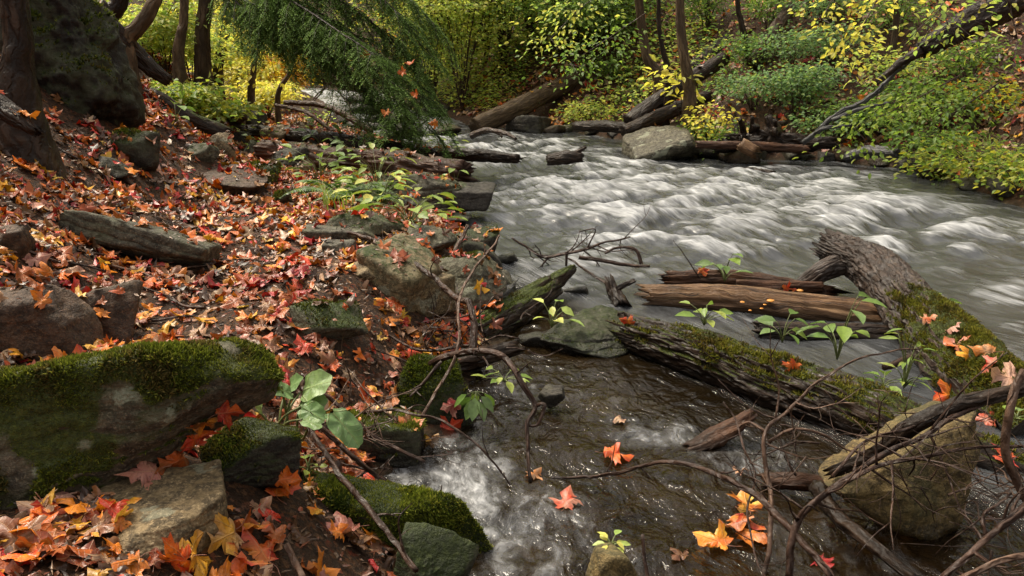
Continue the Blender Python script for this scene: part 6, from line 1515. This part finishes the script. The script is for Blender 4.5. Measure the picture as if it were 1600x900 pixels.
for i, (x, y, s, k, two, lb, water) in enumerate(HERO):
    d = ray(x, y)
    if water:
        p = onz(x, y, .0); p = onz(x, y, float(water_z(np.array([p[0]]), np.array([p[1]]))[0]) + .012); nr = np.array([0, 0, 1.0]); tl = .12
    else:
        loc, nr, idx, dist = BV.ray_cast(Vector(CAM), Vector(d).normalized())
        if loc is None: continue
        p = np.array(loc) ; nr = np.array(nr); nr = norm(nr if nr @ d < 0 else -nr); nr = norm(nr + np.array([0, -.15, .35])); p = p + nr * .014; tl = .22
    size = s / F * np.linalg.norm(p - CAM) * .66
    leaf_object(k, i % 10, p, orient(nr[None], np.array([g.uniform(0, 2 * PI)]), tl, g)[0], size, lb, two=two)
# leaves caught in the hemlock boughs
for (x, y, Yd, k) in [(571, 86, 8.9, 'orange'), (640, 98, 9.0, 'orange'), (585, 98, 8.9, 'tan'), (604, 176, 8.4, 'orange'), (629, 112, 8.8, 'orange'), (679, 193, 8.6, 'orange'), (600, 118, 8.8, 'pink'), (648, 148, 8.7, 'orange')]:
    leaf_object(k, int(g.integers(0, 10)), at(x, y, Yd - .12), orient(np.array([[0, -.8, .6]]), g.uniform(0, 6, 1), .3, g)[0], .085, desc[k] + ' caught in the drooping hemlock boughs', group=desc[k] + 's caught in the hemlock boughs')
# ------------------------------------------------------------------ camera, light, world
cam = bpy.data.cameras.new('camera'); co = bpy.data.objects.new('camera', cam); COL.objects.link(co)
co.location = CAM; co.rotation_euler = (PI / 2 - PITCH, 0, 0)
cam.sensor_fit = 'HORIZONTAL'; cam.angle = 2 * math.atan(800 / F); cam.clip_start = .05; cam.clip_end = 500
SC.camera = co
ELEV, AZ = math.radians(57), math.radians(-50)
sd = Vector((math.sin(AZ) * math.cos(ELEV), math.cos(AZ) * math.cos(ELEV), math.sin(ELEV)))
sl = bpy.data.lights.new('sun', 'SUN'); sl.energy = 5.0; sl.angle = math.radians(16); sl.color = (1, .89, .70)
so = bpy.data.objects.new('sun', sl); COL.objects.link(so); so.rotation_euler = (-sd).to_track_quat('-Z', 'Y').to_euler(); so.location = (0, 0, 12)
w = bpy.data.worlds.new('World'); SC.world = w; w.use_nodes = True
nt = w.node_tree; nt.nodes.clear(); b = NB(nt)
sky = b.n('ShaderNodeTexSky', sky_type='NISHITA'); sky.sun_disc = False
sky.sun_elevation = ELEV; sky.sun_rotation = AZ; sky.dust_density = 4; sky.air_density = 1.0
hs = b.n('ShaderNodeHueSaturation', ins={'Saturation': .22, 'Color': sky.outputs[0]}).outputs[0]
warm = b.mix(1.0, hs, C4(2.3, 2.2, 2.02), 'MULTIPLY')
bg = b.n('ShaderNodeBackground', ins={'Color': warm, 'Strength': .15})
nt.links.new(bg.outputs[0], b.n('ShaderNodeOutputWorld').inputs[0])
SC.view_settings.view_transform = 'Standard'; SC.view_settings.look = 'None'; SC.view_settings.exposure = 0; SC.view_settings.gamma = 1
cy = SC.cycles
cy.use_denoising = True; cy.denoiser = 'OPENIMAGEDENOISE'; cy.denoising_input_passes = 'RGB_ALBEDO_NORMAL'
cy.max_bounces = 6; cy.diffuse_bounces = 3; cy.glossy_bounces = 3; cy.transmission_bounces = 4; cy.transparent_max_bounces = 8
cy.caustics_reflective = False; cy.caustics_refractive = False; cy.sample_clamp_indirect = 4
